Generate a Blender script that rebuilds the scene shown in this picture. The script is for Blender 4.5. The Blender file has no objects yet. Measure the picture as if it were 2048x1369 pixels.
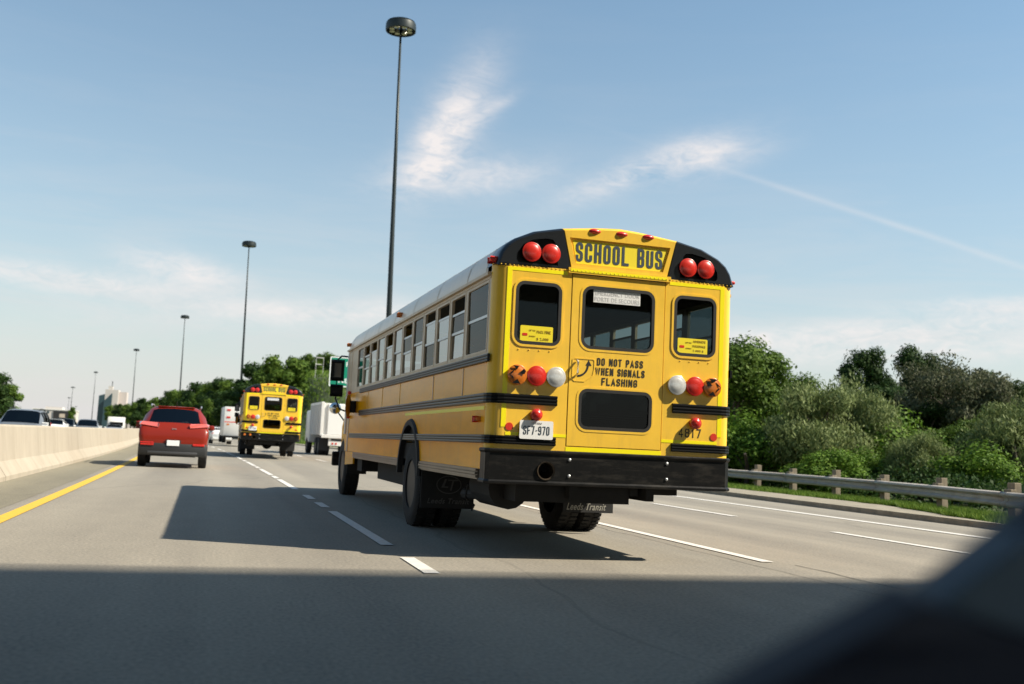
import bpy, bmesh, math, random
from math import sin, cos, pi, radians, sqrt, exp
from mathutils import Vector, Matrix, noise
from mathutils.geometry import tessellate_polygon
random.seed(7)
S = bpy.context.scene
C = S.collection

# ------------------------------------------------------------------ camera
CR = Vector((0.95854337, -0.28031615, 0.0511611))
CU = Vector((-0.07770093, -0.08439167, 0.99339852))
CF = Vector((0.27414807, 0.95619083, 0.1026739))
CAM = Vector((0, 0, 1.0018))
cd = bpy.data.cameras.new('camera'); cam = bpy.data.objects.new('camera', cd); C.objects.link(cam)
m = Matrix((CR, CU, -CF)).transposed().to_4x4(); m.translation = CAM
cam.matrix_world = m
cd.sensor_width = 36; cd.lens = 36.01; cd.clip_start = 0.05; cd.clip_end = 20000
cd.dof.use_dof = True; cd.dof.focus_distance = 10.8; cd.dof.aperture_fstop = 2.0
S.camera = cam

# ------------------------------------------------------------------ light, sky, exposure
SUN_DIR = Vector((-.99, .43, -1.0)).normalized()          # way the light travels
sl = bpy.data.lights.new('sun', 'SUN'); so = bpy.data.objects.new('sun', sl); C.objects.link(so)
sl.energy = 5.0; sl.angle = radians(.55); sl.color = (1, .91, .76)
so.rotation_euler = SUN_DIR.to_track_quat('-Z', 'Y').to_euler()
S.view_settings.view_transform = 'Standard'; S.view_settings.look = 'None'
S.view_settings.gamma = 1; S.view_settings.exposure = 0.80; S.view_settings.use_curve_mapping = False
wd = bpy.data.worlds.new('World'); S.world = wd; wd.use_nodes = True
N, L = wd.node_tree.nodes, wd.node_tree.links
N.clear()
wout = N.new('ShaderNodeOutputWorld'); bg = N.new('ShaderNodeBackground'); bg.inputs[1].default_value = .085
L.new(bg.outputs[0], wout.inputs[0])
sky = N.new('ShaderNodeTexSky'); sky.sky_type = 'NISHITA'; sky.sun_disc = False
toward = -SUN_DIR
sky.sun_elevation = math.asin(toward.z); sky.sun_rotation = math.atan2(toward.x, toward.y)
sky.altitude = 100; sky.air_density = 1.25; sky.dust_density = .9; sky.ozone_density = 3.2
geo = N.new('ShaderNodeTexCoord')
def wmath(op, a, b=None, c=None):
    n = N.new('ShaderNodeMath'); n.operation = op
    for i, v in enumerate((a, b, c)):
        if v is None: continue
        if isinstance(v, (int, float)): n.inputs[i].default_value = v
        else: L.new(v, n.inputs[i])
    return n.outputs[0]
def wdot(vec):
    n = N.new('ShaderNodeVectorMath'); n.operation = 'DOT_PRODUCT'
    L.new(geo.outputs['Generated'], n.inputs[0]); n.inputs[1].default_value = vec
    return n.outputs['Value']
def wnoise(scale, detail, stretch=(1, 1, 1), dist=0.0):
    mp = N.new('ShaderNodeMapping'); L.new(geo.outputs['Generated'], mp.inputs[0]); mp.inputs['Scale'].default_value = stretch
    n = N.new('ShaderNodeTexNoise'); L.new(mp.outputs[0], n.inputs['Vector'])
    n.inputs['Scale'].default_value = scale; n.inputs['Detail'].default_value = detail; n.inputs['Distortion'].default_value = dist
    n.inputs['Roughness'].default_value = .62
    return n.outputs[0]
def blob(d, sx, sy, ang=0):
    """soft elongated patch of cloud round direction d (half sizes in radians, tilt in radians)"""
    d = Vector(d).normalized(); a = d.cross(Vector((0, 0, 1))).normalized(); b = a.cross(d).normalized()
    p = a * cos(ang) + b * sin(ang); q = -a * sin(ang) + b * cos(ang)
    x = wmath('MULTIPLY', wdot(p), 1 / sx); y = wmath('MULTIPLY', wdot(q), 1 / sy)
    r2 = wmath('ADD', wmath('MULTIPLY', x, x), wmath('MULTIPLY', y, y))
    r2 = wmath('ADD', r2, wmath('MULTIPLY', wmath('LESS_THAN', wdot(d), 0), 99))
    return wmath('POWER', 2.718, wmath('MULTIPLY', r2, -1))
tot = None
def add_cloud(v, w):
    global tot
    v = wmath('MULTIPLY', v, w)
    tot = v if tot is None else wmath('ADD', tot, v)
add_cloud(blob((.196, .933, .302), .060, .024, 1.12), .85)
add_cloud(blob((.182, .943, .277), .040, .022, .9), .5)
add_cloud(blob((.2147, .9424, .2565), .075, .018, .12), .6)
add_cloud(blob((.234, .918, .321), .022, .006, .6), .40)
add_cloud(blob((.425, .862, .284), .052, .018, .22), .62)
add_cloud(blob((.36, .89, .262), .070, .013, .40), .62)
add_cloud(blob((.5779, .8069, .1228), .19, .012, .07), .95)
add_cloud(blob((.59, .79, .104), .20, .012, .05), .75)
add_cloud(blob((.6539, .7421, .1473), .08, .007, .0), .7)
add_cloud(blob((-.1444, .9809, .130), .09, .012, -.03), .85)
add_cloud(blob((-.0353, .9886, .1464), .05, .015, -.15), .95)
add_cloud(blob((.1088, .9857, .120), .17, .014, .06), .8)
puff = tot
n1 = wnoise(9, 9, (1, 1, 2.2), .4); n2 = wnoise(38, 9, (1, 1, 2.6), 1.2)
nn = wmath('ADD', wmath('MULTIPLY', n1, .6), wmath('MULTIPLY', n2, .4))
cl = wmath('MULTIPLY', puff, wmath('ADD', wmath('MULTIPLY', wmath('SUBTRACT', nn, .36), 3.9), .07))
cl = wmath('MINIMUM', wmath('MAXIMUM', cl, 0), 1)
# contrail: a thin great circle band between two directions
k0 = Vector((.4576, .8481, .2672)).normalized(); k1 = Vector((.6673, .7229, .1792)).normalized()
kn = k0.cross(k1).normalized(); km = (k0 + k1 * 1.25).normalized(); kt = kn.cross(km).normalized()
dk = wmath('ADD', wdot(kn), wmath('MULTIPLY', wmath('SUBTRACT', wnoise(6, 3), .5), .004))
band = wmath('POWER', 2.718, wmath('MULTIPLY', wmath('MULTIPLY', dk, dk), -1 / .0028 ** 2))
tk = wdot(kt); band = wmath('MULTIPLY', band, wmath('POWER', 2.718, wmath('MULTIPLY', wmath('MULTIPLY', tk, tk), -1 / .17 ** 2)))
band = wmath('MULTIPLY', band, wmath('MULTIPLY', wmath('GREATER_THAN', wdot(km), 0), .27))
band = wmath('MULTIPLY', band, wmath('ADD', wnoise(18, 2), .3))
# thin veil that whitens the sky towards the horizon and fine streaks in it
el = wdot((0, 0, 1))
veil = wmath('POWER', 2.718, wmath('MULTIPLY', wmath('MAXIMUM', el, 0), -5.2))
streak = wmath('MULTIPLY', wmath('SUBTRACT', wnoise(5, 6, (1, 1, 7), .6), .46), 1.3)
streak = wmath('MAXIMUM', wmath('MULTIPLY', streak, wmath('POWER', 2.718, wmath('MULTIPLY', wmath('ABSOLUTE', wmath('SUBTRACT', el, .12)), -9))), 0)
cover = wmath('ADD', wmath('MULTIPLY', veil, .95), wmath('MULTIPLY', streak, .6))
cover = wmath('MINIMUM', cover, .9)
SKYC = (5.3, 5.1, 5.1, 1)
mx = N.new('ShaderNodeMix'); mx.data_type = 'RGBA'; L.new(cover, mx.inputs[0]); tn = N.new('ShaderNodeMix'); tn.data_type = 'RGBA'; tn.blend_type = 'MULTIPLY'; tn.inputs[0].default_value = 1; L.new(sky.outputs[0], tn.inputs[6]); tn.inputs[7].default_value = (.80, 1.0, .97, 1); L.new(tn.outputs[2], mx.inputs[6]); mx.inputs[7].default_value = SKYC
mx2 = N.new('ShaderNodeMix'); mx2.data_type = 'RGBA'; L.new(wmath('MINIMUM', wmath('ADD', cl, band), .93), mx2.inputs[0])
L.new(mx.outputs[2], mx2.inputs[6]); mx2.inputs[7].default_value = (6.4, 6.0, 5.85, 1)
L.new(mx2.outputs[2], bg.inputs[0])

# ------------------------------------------------------------------ materials
MATS = {}
def add_wear(M, tint, amt, sc, st):
    nt = M.node_tree; b = nt.nodes['Principled BSDF']; src = b.inputs['Base Color'].links[0].from_socket
    tc = nt.nodes.new('ShaderNodeTexCoord'); mp = nt.nodes.new('ShaderNodeMapping'); nt.links.new(tc.outputs['Object'], mp.inputs[0]); mp.inputs['Scale'].default_value = st
    n = nt.nodes.new('ShaderNodeTexNoise'); n.inputs['Scale'].default_value = sc; n.inputs['Detail'].default_value = 9; n.inputs['Roughness'].default_value = .7; nt.links.new(mp.outputs[0], n.inputs[0])
    r = nt.nodes.new('ShaderNodeMapRange'); r.inputs[1].default_value = .50; r.inputs[2].default_value = .72; r.inputs[4].default_value = amt; nt.links.new(n.outputs[0], r.inputs[0])
    x = nt.nodes.new('ShaderNodeMix'); x.data_type = 'RGBA'; nt.links.new(r.outputs[0], x.inputs[0]); nt.links.new(src, x.inputs[6]); x.inputs[7].default_value = (*tint, 1); nt.links.new(x.outputs[2], b.inputs['Base Color'])
def mat(name, col, rough=.5, metal=0, coat=0, noise_amt=0, noise_scale=8, col2=None, bump=0, bump_scale=40, alpha=1, spec=.5, stretch=(1, 1, 1), emit=0):
    if name in MATS: return MATS[name]
    M = bpy.data.materials.new(name); M.use_nodes = True; nt = M.node_tree; b = nt.nodes['Principled BSDF']
    b.inputs['Base Color'].default_value = (*col, 1); b.inputs['Roughness'].default_value = rough; b.inputs['Metallic'].default_value = metal
    b.inputs['Coat Weight'].default_value = coat; b.inputs['Coat Roughness'].default_value = .06
    b.inputs['Specular IOR Level'].default_value = spec
    if noise_amt or bump:
        tc = nt.nodes.new('ShaderNodeTexCoord'); mp = nt.nodes.new('ShaderNodeMapping'); nt.links.new(tc.outputs['Object'], mp.inputs[0]); mp.inputs['Scale'].default_value = stretch
    if noise_amt:
        n = nt.nodes.new('ShaderNodeTexNoise'); n.inputs['Scale'].default_value = noise_scale; n.inputs['Detail'].default_value = 7; n.inputs['Roughness'].default_value = .65
        nt.links.new(mp.outputs[0], n.inputs[0])
        cr = nt.nodes.new('ShaderNodeMapRange'); cr.inputs[1].default_value = .3; cr.inputs[2].default_value = .7
        nt.links.new(n.outputs[0], cr.inputs[0])
        mixn = nt.nodes.new('ShaderNodeMix'); mixn.data_type = 'RGBA'; nt.links.new(cr.outputs[0], mixn.inputs[0])
        c2 = col2 or tuple(c * (1 - noise_amt) for c in col)
        mixn.inputs[6].default_value = (*c2, 1); mixn.inputs[7].default_value = (*col, 1)
        nt.links.new(mixn.outputs[2], b.inputs['Base Color'])
    if bump:
        n2 = nt.nodes.new('ShaderNodeTexNoise'); n2.inputs['Scale'].default_value = bump_scale; n2.inputs['Detail'].default_value = 4
        nt.links.new(mp.outputs[0], n2.inputs[0]); bp = nt.nodes.new('ShaderNodeBump'); bp.inputs['Strength'].default_value = bump; bp.inputs['Distance'].default_value = .02
        nt.links.new(n2.outputs[0], bp.inputs['Height']); nt.links.new(bp.outputs[0], b.inputs['Normal'])
    MATS[name] = M
    return M
def glass(name, tint, rough=.02, refl=1.0):
    M = bpy.data.materials.new(name); M.use_nodes = True; nt = M.node_tree; nt.nodes.clear()
    o = nt.nodes.new('ShaderNodeOutputMaterial'); g = nt.nodes.new('ShaderNodeBsdfGlossy'); g.inputs['Roughness'].default_value = rough
    t = nt.nodes.new('ShaderNodeBsdfTransparent'); t.inputs[0].default_value = (*tint, 1)
    f = nt.nodes.new('ShaderNodeFresnel'); f.inputs[0].default_value = 1.55
    ma = nt.nodes.new('ShaderNodeMath'); ma.operation = 'MULTIPLY_ADD'; ma.inputs[1].default_value = refl; ma.inputs[2].default_value = .001; ma.use_clamp = True
    nt.links.new(f.outputs[0], ma.inputs[0])
    x = nt.nodes.new('ShaderNodeMixShader'); nt.links.new(ma.outputs[0], x.inputs[0]); nt.links.new(t.outputs[0], x.inputs[1]); nt.links.new(g.outputs[0], x.inputs[2]); nt.links.new(x.outputs[0], o.inputs[0])
    MATS[name] = M; return M
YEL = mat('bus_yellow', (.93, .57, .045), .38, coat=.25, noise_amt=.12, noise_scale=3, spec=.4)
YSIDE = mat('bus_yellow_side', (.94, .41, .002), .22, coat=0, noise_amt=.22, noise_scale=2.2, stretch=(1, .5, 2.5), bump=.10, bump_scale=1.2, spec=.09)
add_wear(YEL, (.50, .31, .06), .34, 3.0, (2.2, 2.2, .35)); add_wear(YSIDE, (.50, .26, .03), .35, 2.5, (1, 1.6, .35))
TAPE = mat('reflective_yellow', (.95, .83, .0), .35, spec=.5)
BLK = mat('black_paint', (.005, .0055, .006), .38, coat=.05, noise_amt=.35, noise_scale=9, spec=.2)
BUMP = mat('bumper_black', (.006, .006, .006), .45, spec=.18, noise_amt=.45, noise_scale=7, stretch=(3, 1, 1), bump=.1, bump_scale=6)
CAPB = mat('cap_black', (.009, .011, .014), .28, coat=.3)
RUB = mat('rubber', (.014, .014, .014), .75, noise_amt=.4, noise_scale=14)
TYRE = mat('tyre', (.013, .0125, .012), .85, noise_amt=.4, noise_scale=10, bump=.4, bump_scale=30)
RIM = mat('rim', (.028, .028, .028), .5, .3, noise_amt=.4)
CHAS = mat('chassis', (.012, .011, .010), .8, noise_amt=.5, noise_scale=8)
ROOF = mat('roof_white', (.82, .70, .56), .38, coat=.2, noise_amt=.15, noise_scale=2.5)
CREAM = mat('cream_trim', (.66, .52, .36), .45, noise_amt=.2, noise_scale=6)
ALU = mat('aluminium', (.55, .56, .57), .35, .7, noise_amt=.15)
REDL = mat('red_lens', (.66, .024, .014), .30, coat=.35, noise_amt=.3, noise_scale=30)
AMBL = mat('amber_lens', (.62, .17, .015), .32, coat=.35, noise_amt=.25, noise_scale=20)
WHTL = mat('clear_lens', (.80, .80, .78), .25, .35, coat=.4, noise_amt=.25, noise_scale=40)
REDP = mat('red_flat', (.62, .03, .01), .4)
WHITE = mat('white_paint', (.74, .72, .68), .4, coat=.2, noise_amt=.10, noise_scale=3)
PLATE = mat('plate_white', (.84, .84, .83), .4)
TXT = mat('black_lettering', (.012, .012, .012), .5)
TXTB = mat('blue_grey_lettering', (.03, .05, .07), .5)
TXTF = mat('faded_lettering', (.52, .52, .52), .5)
TXTY = mat('brown_lettering', (.34, .22, .01), .5)
TXTW = mat('white_lettering', (.30, .29, .25), .6)
TXTD = mat('dull_lettering', (.09, .09, .088), .6)
STK = mat('yellow_sticker', (.86, .70, .02), .45)
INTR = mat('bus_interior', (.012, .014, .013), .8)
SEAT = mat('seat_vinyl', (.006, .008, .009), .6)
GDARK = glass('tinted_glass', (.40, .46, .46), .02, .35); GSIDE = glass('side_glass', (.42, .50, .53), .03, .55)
GCAR = glass('car_glass', (.04, .055, .055), .03, .07)
CHROME = mat('chrome', (.7, .7, .7), .12, 1)
STEEL = mat('weathered_steel', (.38, .35, .31), .55, .1, noise_amt=.35, noise_scale=5, stretch=(1, .4, 1))
CONC = mat('concrete', (.375, .325, .255), .9, noise_amt=.16, noise_scale=2.6, bump=.35, bump_scale=25, stretch=(1, 1, .35))
CONC2 = mat('old_concrete', (.31, .27, .20), .9, noise_amt=.4, noise_scale=3.5, bump=.4, bump_scale=20)
WOOD = mat('weathered_wood', (.27, .22, .155), .9, noise_amt=.4, noise_scale=6, stretch=(4, 4, .6))
POLE = mat('dark_pole', (.022, .030, .030), .45, .3, noise_amt=.3)
GRN = mat('sign_green', (0, .22, .13), .4)
BARK = mat('bark', (.095, .075, .055), .95, noise_amt=.5, noise_scale=6, stretch=(1, 1, .3))
BARKP = mat('pale_bark', (.26, .22, .18), .9, noise_amt=.4, noise_scale=5, stretch=(1, 1, .3))
def leafmat(name, a, b, c):
    M = bpy.data.materials.new(name); M.use_nodes = True; nt = M.node_tree; bs = nt.nodes['Principled BSDF']
    bs.inputs['Roughness'].default_value = .6; bs.inputs['Specular IOR Level'].default_value = .12
    g = nt.nodes.new('ShaderNodeNewGeometry'); r = nt.nodes.new('ShaderNodeValToRGB')
    r.color_ramp.elements[0].color = (*a, 1); r.color_ramp.elements[1].color = (*c, 1); e = r.color_ramp.elements.new(.5); e.color = (*b, 1)
    nt.links.new(g.outputs['Random Per Island'], r.inputs[0]); nt.links.new(r.outputs[0], bs.inputs['Base Color'])
    tr = nt.nodes.new('ShaderNodeBsdfTranslucent'); nt.links.new(r.outputs[0], tr.inputs[0]); mx_ = nt.nodes.new('ShaderNodeMixShader'); mx_.inputs[0].default_value = .28
    nt.links.new(bs.outputs[0], mx_.inputs[1]); nt.links.new(tr.outputs[0], mx_.inputs[2]); nt.links.new(mx_.outputs[0], nt.nodes['Material Output'].inputs[0])
    MATS[name] = M; return M
LF_MID = leafmat('leaf_mid', (.045, .085, .012), (.075, .13, .018), (.12, .18, .030))
LF_DARK = leafmat('leaf_dark', (.018, .042, .010), (.030, .062, .014), (.05, .085, .020))
LF_OLIVE = leafmat('leaf_olive', (.08, .115, .035), (.15, .19, .062), (.27, .31, .13))
LF_BRIGHT = leafmat('leaf_bright', (.06, .12, .012), (.09, .17, .018), (.14, .22, .03))
LF_BROWN = leafmat('leaf_brown', (.06, .075, .035), (.09, .10, .05), (.14, .14, .085))
GRASSM = leafmat('grass_blade', (.06, .12, .014), (.11, .19, .024), (.20, .27, .05))
CARS = {k: mat('car_' + k, c, r_, mt, coat=.2, spec=.3) for k, c, r_, mt in (
    ('red', (.20, .014, .004), .34, .0), ('silver', (.42, .43, .44), .35, .5), ('darkgrey', (.045, .05, .052), .35, .4),
    ('grey', (.22, .23, .24), .35, .5), ('white', (.74, .74, .73), .35, 0), ('blue', (.03, .09, .10), .35, .3))}
PLAS = mat('grey_plastic', (.016, .017, .018), .6)
NAVY = mat('dash_navy', (.018, .022, .042), .7, noise_amt=.2)
TRIM = mat('dash_trim', (.05, .088, .13), .55, noise_amt=.2)

# ------------------------------------------------------------------ mesh helpers
class MB:
    def __init__(s): s.v = []; s.f = []
    def add(s, vs, fs):
        k = len(s.v); s.v += [tuple(v) for v in vs]; s.f += [tuple(i + k for i in f) for f in fs]; return s
    def box(s, x0, x1, y0, y1, z0, z1, b=0):
        if b:
            bm = bmesh.new(); bmesh.ops.create_cube(bm, size=1)
            for v in bm.verts: v.co = Vector(((x0 + x1) / 2 + v.co.x * (x1 - x0), (y0 + y1) / 2 + v.co.y * (y1 - y0), (z0 + z1) / 2 + v.co.z * (z1 - z0)))
            bmesh.ops.bevel(bm, geom=bm.edges[:], offset=b, segments=2, affect='EDGES', profile=.5)
            bm.verts.index_update(); s.add([v.co for v in bm.verts], [[v.index for v in f.verts] for f in bm.faces]); bm.free(); return s
        return s.add([(x0, y0, z0), (x1, y0, z0), (x1, y1, z0), (x0, y1, z0), (x0, y0, z1), (x1, y0, z1), (x1, y1, z1), (x0, y1, z1)],
                     [(3, 2, 1, 0), (4, 5, 6, 7), (0, 1, 5, 4), (1, 2, 6, 5), (2, 3, 7, 6), (3, 0, 4, 7)])
    def tube(s, pts, rad, n=10, caps=True):
        pts = [Vector(p) for p in pts]; rads = rad if isinstance(rad, (list, tuple)) else [rad] * len(pts)
        vs = []; fs = []
        for i, p in enumerate(pts):
            d = (pts[min(i + 1, len(pts) - 1)] - pts[max(i - 1, 0)]).normalized()
            a = d.cross(Vector((0, 0, 1)))
            if a.length < .05: a = d.cross(Vector((0, 1, 0)))
            a.normalize(); b = d.cross(a)
            for k in range(n):
                t = 2 * pi * k / n; vs.append(p + (a * cos(t) + b * sin(t)) * rads[i])
        for i in range(len(pts) - 1):
            for k in range(n):
                k2 = (k + 1) % n; fs.append((i * n + k, i * n + k2, (i + 1) * n + k2, (i + 1) * n + k))
        if caps:
            fs.append(tuple(range(n))[::-1]); fs.append(tuple((len(pts) - 1) * n + k for k in range(n)))
        return s.add(vs, fs)
    def lathe(s, prof, cen, axis='y', n=24, closed=False):
        """prof: list of (r, h) along axis from cen"""
        cx, cy, cz = cen; vs = []; fs = []
        for r, h in prof:
            for k in range(n):
                t = 2 * pi * k / n; a, b = r * cos(t), r * sin(t)
                vs.append((cx + a, cy + h, cz + b) if axis == 'y' else (cx + h, cy + a, cz + b) if axis == 'x' else (cx + a, cy + b, cz + h))
        m_ = len(prof)
        for i in range(m_ - 1 + (1 if closed else 0)):
            i2 = (i + 1) % m_
            for k in range(n):
                k2 = (k + 1) % n; fs.append((i * n + k, i * n + k2, i2 * n + k2, i2 * n + k))
        if not closed:
            if prof[0][0] > 1e-4: fs.append(tuple(range(n)))
            if prof[-1][0] > 1e-4: fs.append(tuple((m_ - 1) * n + k for k in range(n))[::-1])
        return s.add(vs, fs)
    def plate(s, loops, lo, hi, fn):
        """flat plate with holes: loops in 2D, thickness lo..hi, fn(a, b, t) -> xyz"""
        tess = tessellate_polygon([[Vector((a, b, 0)) for a, b in lp] for lp in loops]); flat = [p for lp in loops for p in lp]; n = len(flat)
        vs = [fn(a, b, lo) for a, b in flat] + [fn(a, b, hi) for a, b in flat]
        fs = [tuple(t) for t in tess] + [tuple(i + n for i in t[::-1]) for t in tess]
        k = 0
        for lp in loops:
            for i in range(len(lp)):
                j = (i + 1) % len(lp); fs.append((k + i, k + j, n + k + j, n + k + i))
            k += len(lp)
        return s.add(vs, fs)
    def build(s, name, material, parent=None, smooth=False, fix=True, loc=None):
        me = bpy.data.meshes.new(name); me.from_pydata(s.v, [], s.f)
        if fix:
            bm = bmesh.new(); bm.from_mesh(me); bmesh.ops.recalc_face_normals(bm, faces=bm.faces[:]); bm.to_mesh(me); bm.free()
        if smooth:
            me.polygons.foreach_set('use_smooth', [True] * len(me.polygons))
            if smooth != 'all': me.set_sharp_from_angle(angle=radians(38))
        if material: me.materials.append(material)
        me.update()
        o = bpy.data.objects.new(name, me); C.objects.link(o)
        if parent: o.parent = parent
        if loc: o.location = loc
        return o
def rrect(x0, x1, y0, y1, r, n=5):
    out = []
    for cx, cy, a0 in ((x1 - r, y1 - r, 0), (x0 + r, y1 - r, 90), (x0 + r, y0 + r, 180), (x1 - r, y0 + r, 270)):
        for k in range(n + 1):
            a = radians(a0 + 90 * k / n); out.append((cx + r * cos(a), cy + r * sin(a)))
    return out
def circ(cx, cy, r, n=20): return [(cx + r * cos(2 * pi * k / n), cy + r * sin(2 * pi * k / n)) for k in range(n)]
def inset(lp, d):
    cx = sum(p[0] for p in lp) / len(lp); cy = sum(p[1] for p in lp) / len(lp); out = []
    n = len(lp)
    for i in range(n):
        a = Vector(lp[i - 1]); b = Vector(lp[i]); c = Vector(lp[(i + 1) % n])
        e1 = (b - a); e2 = (c - b); 
        e1 = e1.normalized() if e1.length > 1e-9 else e2.normalized(); e2 = e2.normalized() if e2.length > 1e-9 else e1
        nrm = Vector((-(e1 + e2).y, (e1 + e2).x)).normalized()
        if nrm.dot(Vector((cx, cy)) - b) < 0: nrm = -nrm
        out.append((b.x + nrm.x * d, b.y + nrm.y * d))
    return out
def tag(o, label=None, cat=None, group=None, kind=None):
    if label: o['label'] = label
    if cat: o['category'] = cat
    if group: o['group'] = group
    if kind: o['kind'] = kind
    return o
def empty(name, loc=(0, 0, 0), rot=(0, 0, 0), **kw):
    o = bpy.data.objects.new(name, None); C.objects.link(o); o.location = loc; o.rotation_euler = rot; o.empty_display_size = .2
    return tag(o, **kw)
def copy_tree(o, parent=None):
    c = o.copy(); C.objects.link(c); c.parent = parent
    for ch in o.children[:]: copy_tree(ch, c)
    return c
def text(body, name, w, h, fn, material, parent, bold=0.0, thick=.002, tilt=0, align=None):
    """lettering fitted to a w x h box; fn(a, b, t) maps the box plane to xyz"""
    cu = bpy.data.curves.new(name, 'FONT'); cu.body = body; cu.offset = bold; cu.resolution_u = 3; cu.extrude = .01
    cu.align_x = 'CENTER'; cu.space_character = 1.08; cu.space_line = .95
    to = bpy.data.objects.new(name, cu); me = bpy.data.meshes.new_from_object(to); bpy.data.objects.remove(to)
    xs = [v.co.x for v in me.vertices]; ys = [v.co.y for v in me.vertices]
    x0, x1, y0, y1 = min(xs), max(xs), min(ys), max(ys)
    for v in me.vertices:
        a = (v.co.x - x0) / (x1 - x0) * w; b = (v.co.y - y0) / (y1 - y0) * h
        v.co = fn(a + tilt * b, b, thick if v.co.z > 0 else 0)
    me.materials.append(material); me.name = name
    o = bpy.data.objects.new(name, me); C.objects.link(o); o.parent = parent
    return o
GL = {'O': [([(0, 0), (1, 0), (1, 1), (0, 1)], 2)], 'C': [([(1, .66), (1, 1), (0, 1), (0, 0), (1, 0), (1, .34)], 1)], 'S': [([(1, .70), (1, 1), (0, 1), (0, .56), (1, .46), (1, 0), (0, 0), (0, .30)], 1)],
 'U': [([(0, 1), (0, 0), (1, 0), (1, 1)], 1)], 'D': [([(0, 0), (0, 1)], 0), ([(0, 1), (1, 1), (1, 0), (0, 0)], 1)], 'B': [([(0, 0), (0, 1)], 0), ([(0, 1), (1, 1), (1, .52), (0, .52)], 1), ([(0, .52), (1, .52), (1, 0), (0, 0)], 1)],
 'P': [([(0, 0), (0, 1)], 0), ([(0, 1), (1, 1), (1, .46), (0, .46)], 1)], 'R': [([(0, 0), (0, 1)], 0), ([(0, 1), (1, 1), (1, .48), (0, .48)], 1), ([(.45, .48), (1, 0)], 0)],
 'H': [([(0, 0), (0, 1)], 0), ([(1, 0), (1, 1)], 0), ([(0, .5), (1, .5)], 0)], 'N': [([(0, 0), (0, 1)], 0), ([(0, 1), (1, 0)], 0), ([(1, 0), (1, 1)], 0)], 'A': [([(0, 0), (.5, 1), (1, 0)], 0), ([(.2, .28), (.8, .28)], 0)],
 'W': [([(0, 1), (.25, 0), (.5, 1), (.75, 0), (1, 1)], 0)], 'E': [([(1, 1), (0, 1), (0, 0), (1, 0)], 0), ([(0, .5), (.8, .5)], 0)], 'F': [([(1, 1), (0, 1), (0, 0)], 0), ([(0, .5), (.8, .5)], 0)], 'L': [([(0, 1), (0, 0), (1, 0)], 0)],
 'I': [([(.5, 0), (.5, 1)], 0)], 'T': [([(0, 1), (1, 1)], 0), ([(.5, 0), (.5, 1)], 0)], 'G': [([(1, .68), (1, 1), (0, 1), (0, 0), (1, 0), (1, .48)], 1), ([(.55, .48), (1, .48)], 0)], '0': [([(0, 0), (1, 0), (1, 1), (0, 1)], 2)],
 '4': [([(.72, 0), (.72, 1), (0, .28), (1, .28)], 0)], '8': [([(.04, .54), (.96, .54), (.96, 1), (.04, 1)], 2), ([(0, 0), (1, 0), (1, .54), (0, .54)], 2)], '1': [([(.55, 0), (.55, 1), (.15, .78)], 0)], '7': [([(0, 1), (1, 1), (.38, 0)], 0)],
 '9': [([(1, .45), (0, .45), (0, 1), (1, 1), (1, 0), (0, 0), (0, .2)], 1)], '-': [([(.2, .48), (.8, .48)], 0)], 'M': [([(0, 0), (0, 1), (.5, .2), (1, 1), (1, 0)], 0)]}
GW = {'I': .30, 'W': 1.55, 'M': 1.4, '1': .75, ' ': .62, '-': .6, 'A': 1.12, 'N': 1.05}
def gothic(body, name, w, h, t, fn, material, parent, gap=.42, thick=.002, fill=.9):
    """condensed sign-painter lettering built from strokes of width t in a w x h box"""
    tot_ = sum(GW.get(c, 1.0) for c in body) + gap * (len(body) - 1); k = w / tot_; x = 0; mb = MB(); lay = 0
    for c in body:
        cw = GW.get(c, 1.0) * k
        for pts, f in GL.get(c, []):
            P_ = [Vector((x + t / 2 + a * (cw - t), t / 2 + b * (h - t))) for a, b in pts]
            if len(P_) == 2 or f == 0:
                pass
            closed = f == 2; n = len(P_); out = []
            for i in range(n):
                p = P_[i]
                if f and (closed or 0 < i < n - 1):
                    a, b = P_[i - 1], P_[(i + 1) % n]; r = min((cw - t) * .48, (a - p).length * .49, (b - p).length * .49)
                    p0 = p + (a - p).normalized() * r; p1 = p + (b - p).normalized() * r
                    for q in range(5):
                        u = q / 4; out.append(p0 * (1 - u) ** 2 + p * 2 * u * (1 - u) + p1 * u * u)
                else: out.append(p)
            if not closed:
                out[0] = out[0] + (out[0] - out[1]).normalized() * t / 2 * (1 if f == 0 else .2); out[-1] = out[-1] + (out[-1] - out[-2]).normalized() * t / 2 * (1 if f == 0 else .2)
            m = len(out); vs = []
            for i in range(m):
                a = out[i - 1] if (i or closed) else None; b = out[(i + 1) % m] if (i < m - 1 or closed) else None
                d1 = (out[i] - a).normalized() if a is not None and (out[i] - a).length > 1e-7 else None; d2 = (b - out[i]).normalized() if b is not None and (b - out[i]).length > 1e-7 else None
                d1 = d1 or d2; d2 = d2 or d1; dd = (d1 + d2); dd = dd.normalized() if dd.length > .1 else d1
                nn_ = Vector((-dd.y, dd.x)); sc = min(1 / max(.35, nn_.dot(Vector((-d1.y, d1.x)))), 1.8)
                for s_ in (-1, 1): q = out[i] + nn_ * s_ * t / 2 * sc; vs.append(fn(q.x, q.y, thick + lay * .00006))
            mb.add(vs, [(2 * i, 2 * i + 1, (2 * i + 3) % (2 * m), (2 * i + 2) % (2 * m)) for i in range(m if closed else m - 1)]); lay = (lay + 1) % 4
        x += cw + gap * k
    return tag(mb.build(name, material, parent, fix=False), kind='stuff')
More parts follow.
